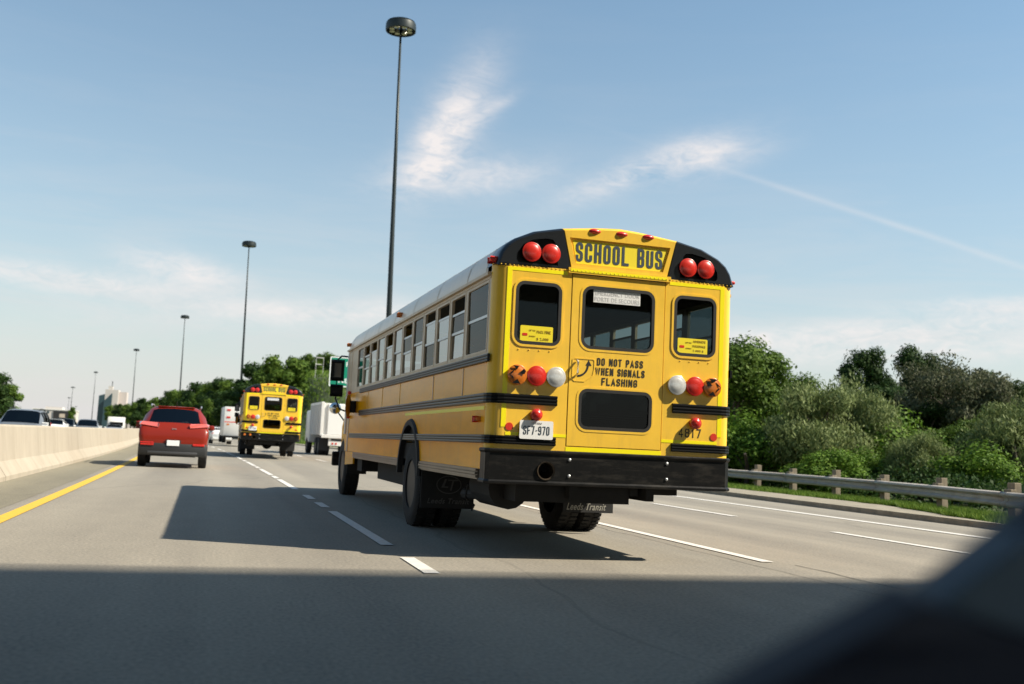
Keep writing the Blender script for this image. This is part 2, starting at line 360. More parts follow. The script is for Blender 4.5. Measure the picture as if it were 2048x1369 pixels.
def wheel(parent, x, y, r, w, side, lug=False, name='wheel'):
    """side -1: outer face towards -x"""
    mb = MB(); s_ = side
    prof = [(r * .58, s_ * w * .5), (r * .72, s_ * w * .53), (r * .93, s_ * w * .5), (r, s_ * w * .40), (r, -s_ * w * .40), (r * .93, -s_ * w * .5), (r * .6, -s_ * w * .5)]
    mb.lathe(prof, (x, y, r), 'x', 32, closed=True)
    t = mb.build(name, TYRE, parent, 'yes')
    if lug:
        lg = MB()
        for k in range(44):
            a = 2 * pi * k / 44; 
            for sx in (-1, 1):
                a2 = a + (.03 if sx > 0 else 0); c0 = (x + sx * w * .26, y + (r + .006) * cos(a2), r + (r + .006) * sin(a2))
                dx = w * .17; dt = .022; tx = (-sin(a2), cos(a2)); nx_ = (cos(a2), sin(a2)); vs = []
                for ex in (-1, 1):
                    for et in (-1, 1):
                        for en in (-1, 1):
                            vs.append((c0[0] + ex * dx, c0[1] + et * dt * tx[0] + en * .008 * nx_[0], c0[2] + et * dt * tx[1] + en * .008 * nx_[1]))
                lg.add(vs, [(0, 1, 3, 2), (4, 6, 7, 5), (0, 4, 5, 1), (2, 3, 7, 6), (0, 2, 6, 4), (1, 5, 7, 3)])
        tag(lg.build('tread', TYRE, t), kind='stuff')
    rm = MB().lathe([(r * .6, s_ * w * .44), (r * .5, s_ * w * .30), (r * .34, s_ * w * .18), (r * .2, s_ * w * .26), (.001, s_ * w * .28)], (x, y, r), 'x', 24)
    rm.build('rim', RIM, t, 'yes')
    return t

# ------------------------------------------------------------------ road geometry
KC = .000293
def sh(Y):                                 # the road bends gently to the left
    if Y < 0: return 0
    return -KC * Y * Y if Y < 290 else -KC * 290 * 290 - 2 * KC * 290 * (Y - 290)
def RX(xr, Y): return xr + sh(Y)
def lerp_pts(tab, Y):
    if Y <= tab[0][0]: return tab[0][1]
    for (a, b), (c, d) in zip(tab, tab[1:]):
        if Y <= c: return b + (d - b) * (Y - a) / (c - a)
    return tab[-1][1]
CURB = [(-40, 13.45), (17, 13.5), (26.6, 13.85), (45, 14.4), (80, 14.8), (3000, 15.0)]
EDGE = [(-40, 11.5), (26, 11.5), (80, 12.0), (3000, 12.3)]
RAIL = [(-40, 11.5), (12, 14.1), (17.4, 15.7), (21.5, 17.2), (24.6, 17.95), (27.6, 18.45), (30.6, 18.85), (33.2, 19.15), (45, 19.9), (80, 20.6), (3000, 20.8)]
def SHO(Y): return min(lerp_pts(RAIL, Y) - 1.45, lerp_pts(CURB, Y) + 1.9)
YS = [-40, -25, -12, -5, 0, 3, 6, 9, 11, 13.8, 15.5, 17.4, 19.5, 21.5, 23, 24.6, 26.6, 28.5, 30.6, 33, 36, 40, 45, 51, 58, 66, 75, 85, 97, 110, 125, 140, 160, 180, 205, 230, 260, 290, 330, 380, 440, 520, 620, 750, 900, 1150, 1500, 2000, 2800]
def strip(name, xa, xb, z, material, ys=YS, parent=None, thick=0, nx=1):
    fa = xa if callable(xa) else (lambda Y: xa); fb = xb if callable(xb) else (lambda Y: xb); fz = z if callable(z) else (lambda a, Y: z)
    vs = []; fs = []
    for Y in ys:
        for k in range(nx + 1):
            t = k / nx; xr = fa(Y) + (fb(Y) - fa(Y)) * t; vs.append((RX(xr, Y), Y, fz(t, Y)))
    for i in range(len(ys) - 1):
        for k in range(nx):
            a = i * (nx + 1) + k; fs.append((a, a + 1, a + nx + 2, a + nx + 1))
    if thick:
        n = len(vs); vs += [(x, y, zz - thick) for x, y, zz in vs[:n]]
        for i in range(len(ys) - 1):
            a = i * (nx + 1); b = a + nx + 1; fs.append((a + n, a, b, b + n))
            a += nx; b += nx; fs.append((a, a + n, b + n, b))
        fs.append(tuple(range(0, nx + 1)) + tuple(range(n + nx, n - 1, -1)))
    o = MB().add(vs, fs).build(name, material, parent, fix=False)
    return o
# asphalt: worn, with wheel-track streaks, cracks and oil drips
def asphalt(name, base):
    M = bpy.data.materials.new(name); M.use_nodes = True; nt = M.node_tree; b = nt.nodes['Principled BSDF']; b.inputs['Roughness'].default_value = .88
    b.inputs['Specular IOR Level'].default_value = .35
    tc = nt.nodes.new('ShaderNodeTexCoord')
    def nz(scale, st, det=6):
        mp = nt.nodes.new('ShaderNodeMapping'); nt.links.new(tc.outputs['Object'], mp.inputs[0]); mp.inputs['Scale'].default_value = st
        n = nt.nodes.new('ShaderNodeTexNoise'); nt.links.new(mp.outputs[0], n.inputs[0]); n.inputs['Scale'].default_value = scale; n.inputs['Detail'].default_value = det; return n.outputs[0]
    def mth(op, a, b_):
        n = nt.nodes.new('ShaderNodeMath'); n.operation = op
        for i, v in enumerate((a, b_)):
            if isinstance(v, (int, float)): n.inputs[i].default_value = v
            else: nt.links.new(v, n.inputs[i])
        return n.outputs[0]
    s1 = nz(1.1, (1, .045, 1)); s2 = nz(.35, (1, .6, 1)); s3 = nz(38, (1, .8, 1), 3); s5 = nz(.9, (2.2, .05, 1), 3); s4 = nz(3.2, (1, .5, 1))
    v = mth('ADD', mth('MULTIPLY', s1, .55), mth('MULTIPLY', s2, .30)); v = mth('ADD', v, mth('MULTIPLY', s3, 1.0)); v = mth('ADD', v, mth('MULTIPLY', s4, .22)); v = mth('ADD', v, mth('MULTIPLY', s5, .25))
    sx = nt.nodes.new('ShaderNodeSeparateXYZ'); nt.links.new(tc.outputs['Object'], sx.inputs[0]); v = mth('ADD', v, mth('MULTIPLY', mth('SINE', mth('MULTIPLY', mth('ADD', sx.outputs[0], .3), 3.396), 0), .075))
    r = nt.nodes.new('ShaderNodeMapRange'); r.inputs[1].default_value = .86; r.inputs[2].default_value = 1.48; nt.links.new(v, r.inputs[0])
    mx_ = nt.nodes.new('ShaderNodeMix'); mx_.data_type = 'RGBA'; nt.links.new(r.outputs[0], mx_.inputs[0])
    mx_.inputs[6].default_value = (base[0] * .66, base[1] * .66, base[2] * .67, 1); mx_.inputs[7].default_value = (base[0] * 1.25, base[1] * 1.24, base[2] * 1.2, 1)
    # sealed cracks
    vo = nt.nodes.new('ShaderNodeTexVoronoi'); vo.feature = 'DISTANCE_TO_EDGE'; vo.inputs['Scale'].default_value = .16
    mp = nt.nodes.new('ShaderNodeMapping'); nt.links.new(tc.outputs['Object'], mp.inputs[0]); mp.inputs['Scale'].default_value = (1, .35, 1)
    wob = nt.nodes.new('ShaderNodeMix'); wob.data_type = 'RGBA'; wob.inputs[0].default_value = .5
    nzc = nt.nodes.new('ShaderNodeTexNoise'); nzc.inputs['Scale'].default_value = .8; nt.links.new(mp.outputs[0], nzc.inputs[0]); nt.links.new(mp.outputs[0], wob.inputs[6]); nt.links.new(nzc.outputs['Color'], wob.inputs[7])
    nt.links.new(wob.outputs[2], vo.inputs['Vector'])
    lt = mth('LESS_THAN', vo.outputs['Distance'], .0016); lt = mth('MULTIPLY', lt, .22)
    m3 = nt.nodes.new('ShaderNodeMix'); m3.data_type = 'RGBA'; nt.links.new(lt, m3.inputs[0]); nt.links.new(mx_.outputs[2], m3.inputs[6]); m3.inputs[7].default_value = (base[0] * .35, base[1] * .35, base[2] * .36, 1)
    nt.links.new(m3.outputs[2], b.inputs['Base Color'])
    bp = nt.nodes.new('ShaderNodeBump'); bp.inputs['Strength'].default_value = .35; bp.inputs['Distance'].default_value = .01; nt.links.new(s3, bp.inputs['Height']); nt.links.new(bp.outputs[0], b.inputs['Normal'])
    MATS[name] = M; return M
ASPH = asphalt('asphalt', (.245, .222, .184)); ASPH2 = asphalt('asphalt_shoulder', (.21, .19, .14))
add_wear(CONC, (.22, .19, .14), .5, 1.2, (1, 1.6, .25)); add_wear(STEEL, (.20, .12, .07), .5, 6, (1, .5, 1)); add_wear(BUMP, (.05, .045, .038), .6, 5, (.5, 2, 2)); add_wear(WHITE, (.4, .36, .3), .35, 2, (1, 1, .4))
LINEW = mat('lane_white', (.68, .65, .60), .7, noise_amt=.22, noise_scale=14); LINEY = mat('lane_yellow', (.68, .42, .035), .7, noise_amt=.18, noise_scale=12)
SOIL = mat('verge_ground', (.075, .10, .030), .95, noise_amt=.45, noise_scale=.8)

# terrain reaching the horizon, with the wooded bank on the right of the far road
def th(xr, Y):
    if xr < 17: return -.27 if xr < -3.6 else -.16
    h = -.16
    rise = max(0, min(1, (xr - 18.5) / 14)); rise = rise * rise * (3 - 2 * rise)
    h += rise * 14.5 * exp(-((Y - 212) / 44) ** 2)
    return h
GY = [-400, -150, -60, -20, 0, 10, 20, 30, 40, 50, 60, 70, 80, 90, 100, 110, 120, 130, 140, 150, 160, 175, 190, 205, 225, 250, 280, 320, 380, 450, 550, 700, 1000, 1500, 2500, 5000, 9000]
GX = [-9000, -3000, -800, -200, -60, -25, -10, 5, 14, 17, 18.5, 20, 22, 24, 26, 28, 30, 33, 38, 50, 80, 150, 400, 1500, 5000, 9000]
vs = [(RX(x, min(Y, 2800)) if abs(x) < 100 else x, Y, th(x, Y)) for Y in GY for x in GX]
nx = len(GX); fs = [(j * nx + i, j * nx + i + 1, (j + 1) * nx + i + 1, (j + 1) * nx + i) for j in range(len(GY) - 1) for i in range(nx - 1)]
tag(MB().add(vs, fs).build('ground', SOIL, None, 'all', fix=False), kind='structure')
road = tag(strip('road', -3.3, lambda Y: lerp_pts(CURB, Y), 0.0, ASPH, thick=.12), kind='structure')
tag(strip('opposite_road', -19, -3.95, -.14, ASPH, thick=.1), kind='structure')
tag(strip('left_shoulder', -3.25, -2.22, .004, ASPH2), kind='structure')
tag(strip('right_shoulder', lambda Y: lerp_pts(CURB, Y), SHO, .11, CONC2, thick=.3), kind='structure')
tag(strip('verge', SHO, lambda Y: lerp_pts(RAIL, Y) + 2.5, lambda t, Y: .09 - .2 * t, SOIL, nx=4), kind='structure')
def lines(name, xr, segs, w, material):
    for a, b in segs:
        n = max(1, int((b - a) / 12)) ; ys = [a + (b - a) * k / n for k in range(n + 1)]
        f = xr if callable(xr) else (lambda Y: xr)
        strip(name, lambda Y: f(Y) - w / 2, lambda Y: f(Y) + w / 2, .008, material, ys, road)
YL = [y for y in YS if y < 1000]
strip('yellow_edge_line', -2.05, -1.89, .008, LINEY, YL, road)
strip('white_edge_line', lambda Y: lerp_pts(EDGE, Y) - .11, lambda Y: lerp_pts(EDGE, Y) + .11, .008, LINEW, YL, road)
lines('lane_dash', 1.74, [(7.9, 8.95), (9.98, 14.4), (15.2, 16.25), (17.1, 18.2), (20.1, 24.3), (24.9, 26.2), (26.8, 31.2), (32, 33.4), (34, 38.5), (39.3, 41), (42, 47), (48.5, 50), (51, 56), (58, 60)] + [(62 + 9 * k, 66.5 + 9 * k) for k in range(22)], .125, LINEW)
lines('lane_dash', 5.42, [(9.2, 13.9), (14.6, 19), (45, 48.5), (54, 57)] + [(62 + 9 * k, 65 + 9 * k) for k in range(14)], .14, LINEW)
lines('lane_dash', 9.02, [(10.4, 13.45), (16.4, 19.8), (22.4, 25.8)] + [(28.4 + 6 * k, 31.5 + 6 * k) for k in range(20)], .15, LINEW)

SEAL = mat('crack_sealer', (.075, .068, .055), .8)
for x0, a, b, w in ((5.12, 4.5, 26, .008), (5.60, 3.5, 9.0, .012)):
    n = int((b - a) / .15); vs = []
    for k in range(n + 1):
        Y = a + (b - a) * k / n; dx = .05 * noise.noise((Y * 1.4, x0, 0)) + .02 * noise.noise((Y * 7, x0, 5)); ww = w * (.5 + .7 * abs(noise.noise((Y * 3, 0, x0)))); vs += [(RX(x0 + dx - ww, Y), Y, .0045), (RX(x0 + dx + ww, Y), Y, .0045)]
    MB().add(vs, [(2 * k, 2 * k + 1, 2 * k + 3, 2 * k + 2) for k in range(n)]).build('pavement_seam', SEAL, road, fix=False)
# concrete median barrier: one thing, cast segments as parts
bar = empty('median_barrier', (RX(-3.25, 10), 10, 0), label='pale concrete median barrier running along the left edge of the road', cat='barrier')
PR = [(.0, 0), (.0, .08), (-.16, .32), (-.24, .92), (-.27, .955), (-.45, .955), (-.48, .92), (-.56, .32), (-.70, .08), (-.70, 0)]
JOINTS = [-30, -12, 2, 19.2, 40, 61, 82, 103, 124, 150, 180, 215, 260, 310, 370, 450, 560, 700]
for a, b in zip(JOINTS, JOINTS[1:]):
    n = max(2, int((b - a) / 6)); g = .022; vs = []; fs = []
    hz = 0 if a < 60 else .05
    for i in range(n + 1):
        Y = a + g + (b - a - 2 * g) * i / n
        for px, pz in PR: vs.append((RX(-3.18 + px, Y) - RX(-3.25, 10), Y - 10, pz + (hz if pz > .5 else 0)))
    q = len(PR)
    for i in range(n):
        for k in range(q - 1): fs.append((i * q + k, i * q + k + 1, (i + 1) * q + k + 1, (i + 1) * q + k))
    fs += [tuple(range(q)), tuple(n * q + k for k in range(q))]
    MB().add(vs, fs).build('barrier_segment', CONC, bar)

# guardrail: W-beam rails, wooden posts and offset blocks
gr = empty('guardrail', (RX(18, 25), 25, .1), label='weathered steel guardrail on short wooden posts at the right road edge', cat='guardrail')
def gx(Y): return RX(lerp_pts(RAIL, Y), Y)
POSTY = [5.5, 9.5, 13.6, 17.4, 21.3, 24.6, 27.6, 30.6, 33.4, 36.3, 39.2, 42.2, 45.2]
WB = [(0, -.155), (-.06, -.13), (-.07, -.085), (0, -.03), (0, .03), (-.07, .085), (-.06, .13), (0, .155)]
for a, b in zip([1.5] + POSTY[1::2], POSTY[1::2] + [49]):
    n = 6; vs = []; fs = []
    for i in range(n + 1):
        Y = a - .10 + (b - a + .2) * i / n; d = Vector((gx(Y + .5) - gx(Y - .5), 1, 0)).normalized(); nr = Vector((d.y, -d.x, 0))
        for o_, z in WB:
            p = Vector((gx(Y), Y, .60)) + nr * (o_ + (.004 if i == 0 else 0)) + Vector((0, 0, z)); vs.append((p.x - RX(18, 25), p.y - 25, p.z - .1 - .13))
    q = len(WB); fs = [(i * q + k, i * q + k + 1, (i + 1) * q + k + 1, (i + 1) * q + k) for i in range(n) for k in range(q - 1)]
    ob = MB().add(vs, fs).build('rail_panel', STEEL, gr, 'yes'); md = ob.modifiers.new('solid', 'SOLIDIFY'); md.thickness = .006
for Y in POSTY:
    t = random.uniform(-.03, .03); x = gx(Y) - RX(18, 25) + .12
    p = MB().box(-.09, .09, -.1, .1, -.5, .76 + random.uniform(-.03, .04), .012).build('wooden_post', WOOD, gr, loc=(x + .16, Y - 25 + .05, -.05)); p.rotation_euler = (t, t * .5, 0)
    MB().box(-.09, .07, -.1, .1, .20, .58, .01).build('offset_block', WOOD, gr, loc=(x, Y - 25, 0))

# grass verge blades under and behind the rail
def grass(name, pts, hgt, wid, matl, kind='stuff'):
    vs = []; fs = []
    for x, y, z in pts:
        a = random.uniform(0, pi); h = hgt * random.uniform(.5, 1.3); w = wid * random.uniform(.6, 1.3); lx, ly = random.gauss(0, .35) * h, random.gauss(0, .35) * h
        k = len(vs); vs += [(x - cos(a) * w, y - sin(a) * w, z), (x + cos(a) * w, y + sin(a) * w, z), (x + lx, y + ly, z + h)]; fs.append((k, k + 1, k + 2))
    return tag(MB().add(vs, fs).build(name, matl, None, fix=False), kind=kind)
pts = []
while len(pts) < 90000:
    Y = random.uniform(9, 60); xr = lerp_pts(RAIL, Y) + random.uniform(-.35, 1) ** 1 * random.choice((.6, 2.0, 6.5)) ; xr = lerp_pts(RAIL, Y) + random.choice((random.uniform(-3.2, .6), random.uniform(-1.6, .6), random.uniform(0, 4))); xr = max(xr, SHO(Y) + .03 + .30 * noise.noise((Y * .9, 1, 0)))
    if noise.noise((xr * .7, Y * .35, 3)) < -.35: continue
    pts.append((RX(xr, Y), Y, max(th(xr, Y), .09 - .2 * (xr - SHO(Y)) / (lerp_pts(RAIL, Y) + 2.5 - SHO(Y))) - .02))
gv = grass('grass_verge', pts, .15, .012, GRASSM); gv['label'] = 'long green grass growing under and behind the guardrail'
pts = []
while len(pts) < 26000:
    Y = random.uniform(110, 290); xr = random.uniform(17.5, 40); pts.append((RX(xr, Y), Y, th(xr, Y) - .05))
gb = grass('bank_grass', pts, .55, .10, GRASSM); gb['label'] = 'green grass on the bank beside the far road'

# ------------------------------------------------------------------ school bus
W2 = 1.22
RP = [(.0, 2.60), (.002, 2.67), (.033, 2.775), (.09, 2.86), (.17, 2.925), (.36, 3.012), (.62, 3.068), (1.0, 3.112), (1.22, 3.126)]
RPF = [(u - W2, z) for u, z in RP] + [(W2 - u, z) for u, z in RP[-2::-1]]     # full arc left to right
def roof_z(u):
    u = min(u, 2.44 - u)
    for (a, b), (c, d) in zip(RP, RP[1:]):
        if u <= c: return b + (d - b) * (u - a) / max(c - a, 1e-6)
    return RP[-1][1]
def build_bus(detail=True):
    B = empty('school_bus')
    rear = lambda a, b, t: (a - W2, -t, b)            # (u, z, proud) on the rear face
    P = lambda loops, lo, hi, name, m_, par=B, sm=False: MB().plate(loops, lo, hi, rear).build(name, m_, par, sm)
    # --- rear wall with three openings above and one below
    wl = rrect(.215, .635, 1.965, 2.520, .07); wr = rrect(1.805, 2.225, 1.965, 2.520, .07)
    wc = rrect(.865, 1.575, 1.965, 2.530, .08); wb = rrect(.865, 1.575, 1.215, 1.565, .07)
    ZB, ZT = .985, 2.68
    P([[(.13, ZB), (.742, ZB), (.742, ZT), (.13, ZT)], wl], -.04, 0, 'rear_panel', YEL)
    P([[(1.698, ZB), (2.31, ZB), (2.31, ZT), (1.698, ZT)], wr], -.04, 0, 'rear_panel', YEL)
    door = P([[(.750, 1.045), (1.690, 1.045), (1.690, 2.64), (.750, 2.64)], wc, wb], -.04, .004, 'emergency_door', YEL)
    P([[(.742, ZB), (1.698, ZB), (1.698, 1.040), (.742, 1.040)]], -.04, 0, 'door_sill', YEL)
    P([[(.70, 2.648), (1.74, 2.648), (1.74, 2.70), (.70, 2.70)]], -.01, .022, 'door_header', YEL)
    # rounded rear corners
    for s_ in (-1, 1):
        vs = []; fs = []; n = 7
        for k in range(n + 1):
            a = pi / 2 * k / n; u = .13 - .13 * sin(a); y = .13 - .13 * cos(a)
            for z in (ZB, ZT + .01): vs.append((s_ * (W2 - u), y, z))
        fs = [(2 * k, 2 * k + 1, 2 * k + 3, 2 * k + 2) for k in range(n)]
        MB().add(vs, fs).build('corner_post', YEL, B, 'yes')
    def window(lp, par, sg=.0):
        outer = inset(lp, -.014); inner = inset(lp, .016)
        ring = MB().plate([outer, inner], -.03, .007, rear).build('window_seal', RUB, par)
        MB().plate([inset(lp, -.001)], -.014, -.009, rear).build('pane', GDARK, par)
        # pressed recess lip round the opening
        MB().plate([inset(lp, -.036), inset(lp, -.015)], -.005, .0075, rear).build('recess_lip', YEL, par)
        return ring
    WL = empty('rear_window'); WL.parent = B; window(wl, WL)
    WR = empty('rear_window'); WR.parent = B; window(wr, WR)
    window(wc, door); window(wb, door)
    # handle recess, handle and arrow
    hr = [(.775, 1.66), (.80, 1.64), (.90, 1.64), (.985, 1.70), (1.0, 1.76), (1.0, 1.845), (.985, 1.86), (.79, 1.86), (.775, 1.845)]
    P([hr, inset(hr, .010)], .0047, .008, 'handle_recess', YEL, door)
    MB().tube([(.82 - W2, -.012, 1.70), (.82 - W2, -.040, 1.72), (.82 - W2, -.040, 1.82), (.82 - W2, -.012, 1.835)], .010, 8).build('door_handle', ALU, door, 'yes')
    ar = [(.83 + .11 * sin(t), 1.80 - .115 * cos(t)) for t in [k * .14 for k in range(12)]]
    arr = [(a, b) for a, b in ar] + [(.83 + .092 * sin(t), 1.80 - .097 * cos(t)) for t in [k * .14 for k in range(11, -1, -1)]]
    aw = MB().plate([arr], .0045, .0065, rear); aw.plate([[(.908, 1.795), (.966, 1.795), (.937, 1.845)]], .0045, .0065, rear); aw.build('arrow_mark', TXT, door)
    # --- roof
    mbf = MB(); ys = [.30 + .98 * k for k in range(10)] + [9.55, 9.82]
    vs = []; fs = []; q = len(RPF)
    ysr = [.27, 9.62, 9.76, 9.84]
    for i, y in enumerate(ysr):
        drop = [0, 0, .03, .10][i]
        for a, z in RPF: vs.append((a * (1 - drop * .12), y, z - drop * max(0, (z - 2.6)) / .52))
    fs = [(i * q + k, i * q + k + 1, (i + 1) * q + k + 1, (i + 1) * q + k) for i in range(len(ysr) - 1) for k in range(q - 1)]
    roof = MB().add(vs, fs).build('roof', ROOF, B, 'all')
    sb = MB()
    for y in [.32] + [1.05 + 1.38 * k for k in range(7)]:
        vs = [(a * 1.002, y + dy, z + .006) for dy in (-.012, .012) for a, z in RPF]; sb.add(vs, [(k, k + 1, q + k + 1, q + k) for k in range(q - 1)])
    sb.build('roof_seam', CREAM, roof)
    # --- rear cap: black corners with lamp pockets, yellow middle with the sign
    def arc(u0, u1, n=10): return [(u0 + (u1 - u0) * k / n, roof_z(u0 + (u1 - u0) * k / n)) for k in range(n + 1)]
    def capring(u0, u1, name, m_, par=None):          # curved edge from face back to the roof
        n = 14; us = [u0 + (u1 - u0) * k / n for k in range(n + 1)]; vs = []; fs = []
        prof = [(0, .030), (.012, .012), (.05, .0), (.16, -.004), (.30, -.004)]
        for y, d in prof:
            for u in us:
                z = roof_z(u); c = Vector((1.22, 2.3)); v = (Vector((u, z)) - c).normalized(); p = Vector((u, z)) - v * d; vs.append((p.x - W2, y, p.y))
        fs = [(i * (n + 1) + k, i * (n + 1) + k + 1, (i + 1) * (n + 1) + k + 1, (i + 1) * (n + 1) + k) for i in range(len(prof) - 1) for k in range(n)]
        return MB().add(vs, fs).build(name, m_, par or B, 'all')
    def sarc(u0, u1, n=10):
        out = []
        for k in range(n + 1):
            u = u0 + (u1 - u0) * k / n; v = (Vector((u, roof_z(u))) - Vector((1.22, 2.3))).normalized(); p = Vector((u, roof_z(u))) - v * .030; out.append((p.x, p.y))
        return out
    for s_ in (0, 1):
        mr = (lambda l: [(2.44 - a, b) for a, b in l][::-1]) if s_ else (lambda l: l)
        face = mr([(.035, 2.685)] + sarc(.002, .625, 16) + [(.725, 2.685)])
        pocket = mr([(.215, 2.705), (.60, 2.705), (.565, 2.915), (.54, 2.945), (.47, 2.950), (.34, 2.925), (.255, 2.875), (.20, 2.79), (.195, 2.73)])
        cap = P([face, pocket], -.05, .0, 'cap_corner', CAPB)
        P([inset(pocket, -.008)], -.05, -.035, 'lamp_pocket', BLK, cap)
        capring(.002 if not s_ else 2.44 - .625, .625 if not s_ else 2.438, 'cap_edge', CAPB, cap)
        for uc in (.333, .522):
            u = 2.44 - uc if s_ else uc
            lens(B, u, 2.807, .089, REDL, -.03, 'warning_lamp', dome=.024, base=.045)
    mid = [(.733, 2.702)] + sarc(.632, 1.808, 14) + [(1.707, 2.702)]
    sign = [(.775, 2.742), (1.665, 2.742), (1.735, 2.985), (.705, 2.985)]
    cc = P([mid, sign], -.05, .0, 'cap_centre', YEL)
    capring(.629, 1.811, 'cap_edge', YEL, cc)
    sg = P([inset(sign, -.006)], -.05, -.020, 'sign_recess', YEL, cc)
    tp = P([[(.785, 2.748), (1.655, 2.748), (1.70, 2.968), (.74, 2.968)]], -.0195, -.017, 'school_bus_sign', STK, B)
    gothic('SCHOOL BUS', 'lettering', .885, .182, .0265, lambda a, b, t: (.775 + a - W2, .0165 - t, 2.768 + b), TXTB, tp, gap=.30)
    for u in (.952, 1.226, 1.50):
        z = 3.076; mbk = MB(); mbk.lathe([(.062, .012), (.060, -.012), (.045, -.026), (.02, -.033), (.001, -.035)], (0, 0, 0), 'y', 20)
        o = mbk.build('marker_lamp', REDL, B, 'yes', loc=(u - W2, .012, z - .010)); o.scale = (1, 1, .42)
    # rivet row under the cap
    rv = MB()
    for k in range(58):
        u = .05 + 2.34 * k / 57; rv.lathe([(.007, 0), (.005, -.005), (.001, -.007)], (u - W2, -.022 if .70 < u < 1.74 else 0, 2.672), 'y', 6)
    for k in range(4):
        for u0 in (.25, 1.87): rv.lathe([(.007, 0), (.005, -.005), (.001, -.007)], (u0 + .1 * k - W2, 0, 1.90), 'y', 6)
    tag(rv.build('rivets', YEL, B), kind='stuff')
    # reflective tape
    tp_ = [(.085 + .03, .16, 1.19, 2.655), (2.28, 2.325, 1.19, 2.655), (.16, .70, 2.625, 2.658), (1.74, 2.28, 2.625, 2.658), (.16, .742, 1.118, 1.146), (1.698, 2.28, 1.118, 1.146), (.742, 1.698, .995, 1.034), (.72, 1.70, 2.662, 2.690)]
    for i, (a, b, c, d) in enumerate(tp_):
        off = .0225 if i == 7 else 0
        P([[(a, c), (b, c), (b, d), (a, d)]], off + .0003, off + .0025, 'reflective_tape', TAPE)
    # lamps on the rear face
    for uc, m_ in ((.239, AMBL), (.424, REDL), (.612, WHTL)):
        for s_ in (0, 1):
            u = 2.44 - uc if s_ else uc
            l = lens(B, u, 1.757 - .092, .090, m_, 0, {AMBL: 'turn_lamp', REDL: 'brake_lamp', WHTL: 'reversing_lamp'}[m_], dome=.020, base=.035)
            if m_ is AMBL:
                d = -1 if s_ == 0 else 1
                sh_ = [(u + d * .085, 1.665), (u + d * .03, 1.71), (u + d * .03, 1.685), (u - d * .075, 1.685), (u - d * .075, 1.645), (u + d * .03, 1.645), (u + d * .03, 1.62)]
                k = MB(); k.plate([[(u + d * .02 + .03, 1.665 + .078), (u - .045, 1.665 + .082), (u - .01, 1.665 + .045)]], 0.053, 0.057, rear); k.plate([[(u - d * .075, 1.665 + .035), (u - d * .055, 1.665 + .055), (u - d * .01, 1.68), (u - d * .06, 1.67)]], 0.057, 0.061, rear)
                k.plate([[(u + d * .085, 1.665), (u + d * .03, 1.715), (u + d * .045, 1.68)]], 0.051, 0.055, rear); k.plate([[(u + d * .085, 1.665), (u + d * .03, 1.615), (u + d * .045, 1.65)]], 0.051, 0.055, rear)
                k.plate([[(u - .05, 1.665 - .075), (u + .03, 1.665 - .085), (u + .0, 1.665 - .04)]], 0.051, 0.055, rear)
                k.build('arrow_mask', BLK, l)
    for u in (.435, 2.03):
        l = lens(B, u, 1.325 - .013, .053, REDL, -.0, 'tail_lamp', dome=.035, base=.055)
        if u < 1: MB().box(u - W2 - .03, u - W2 + .03, -.03, 0, 1.22, 1.28).build('lamp_bracket', BLK, l)
    for u, z in ((.195, 1.195), (2.245, 1.190)):
        MB().plate([circ(u, z, .036)], 0, .006, rear).build('reflector', REDP, B)
    # licence plate
    pl = MB().plate([rrect(.285, .605, 1.090, 1.258, .015)], .03, .035, rear).build('licence_plate', PLATE, B)
    P([[(.40, 1.12), (.49, 1.12), (.49, 1.22), (.40, 1.22)]], 0, .03, 'plate_mount', BLK, pl)
    if detail:
        gothic('SF7-970', 'lettering', .250, .078, .0085, lambda a, b, t: (.320 + a - W2, -.0352 - t, 1.130 + b), TXTB, pl, gap=.34)
        text('ONTARIO', 'lettering', .10, .018, lambda a, b, t: (.395 + a - W2, -.0352 - t, 1.226 + b), TXTF, pl)
    # writing
    for s, u0, w_, z0 in (('DO NOT PASS', 1.02, .465, 1.803), ('WHEN SIGNALS', 1.005, .50, 1.713), ('FLASHING', 1.072, .36, 1.620)):
        gothic(s, 'lettering', w_, .070, .0115, lambda a, b, t: (u0 + a - W2, -.0045 - t, z0 + b), TXT, door, gap=.34)
    if detail:
        gothic('4817', 'fleet_number', .235, .085, .011, lambda a, b, t: (1.875 + a - W2, -.0003 - t, 1.175 + b), TXT, B, gap=.34)
    es = MB().plate([[(.965, 2.395), (1.44, 2.395), (1.44, 2.515), (.965, 2.515)]], -.008, -.004, rear).build('emergency_door_sticker', PLATE, B)
    text('EMERGENCY DOOR\nPORTE DE SECOURS', 'lettering', .455, .098, lambda a, b, t: (.975 + a - W2, .0039 - t, 2.406 + b), TXTF, es, bold=-.004)
    for u0, lines_ in ((.262, ('MAX FINE', '$ 2,000')), (1.842, ('AMENDE', 'MAXIMALE', '2 000 $'))):
        st = MB().plate([rrect(u0, u0 + .315, 1.975, 2.125, .012)], -.008, -.004, rear).build('fine_sticker', STK, B)
        for i, s in enumerate(lines_):
            n = len(lines_); w_ = .135 if i < n - 1 else .115
            text(s, 'lettering', w_, .022 if n == 3 else .028, lambda a, b, t: (u0 + .16 + a - W2, .0039 - t, 2.125 - .045 * (3 / n) * (i + 1) + .006 * n + b - .01), TXTY, st)
        text('UP TO', 'lettering', .06, .015, lambda a, b, t: (u0 + .085 + a - W2, .0039 - t, 2.075 + b), TXTY, st)
        text('JUSQU', 'lettering', .06, .015, lambda a, b, t: (u0 + .085 + a - W2, .0039 - t, 2.02 + b), TXTY, st)
        MB().plate([rrect(u0 + .02, u0 + .07, 2.030, 2.055, .008)], -.004, -.0025, rear).build('pictogram', REDP, st)
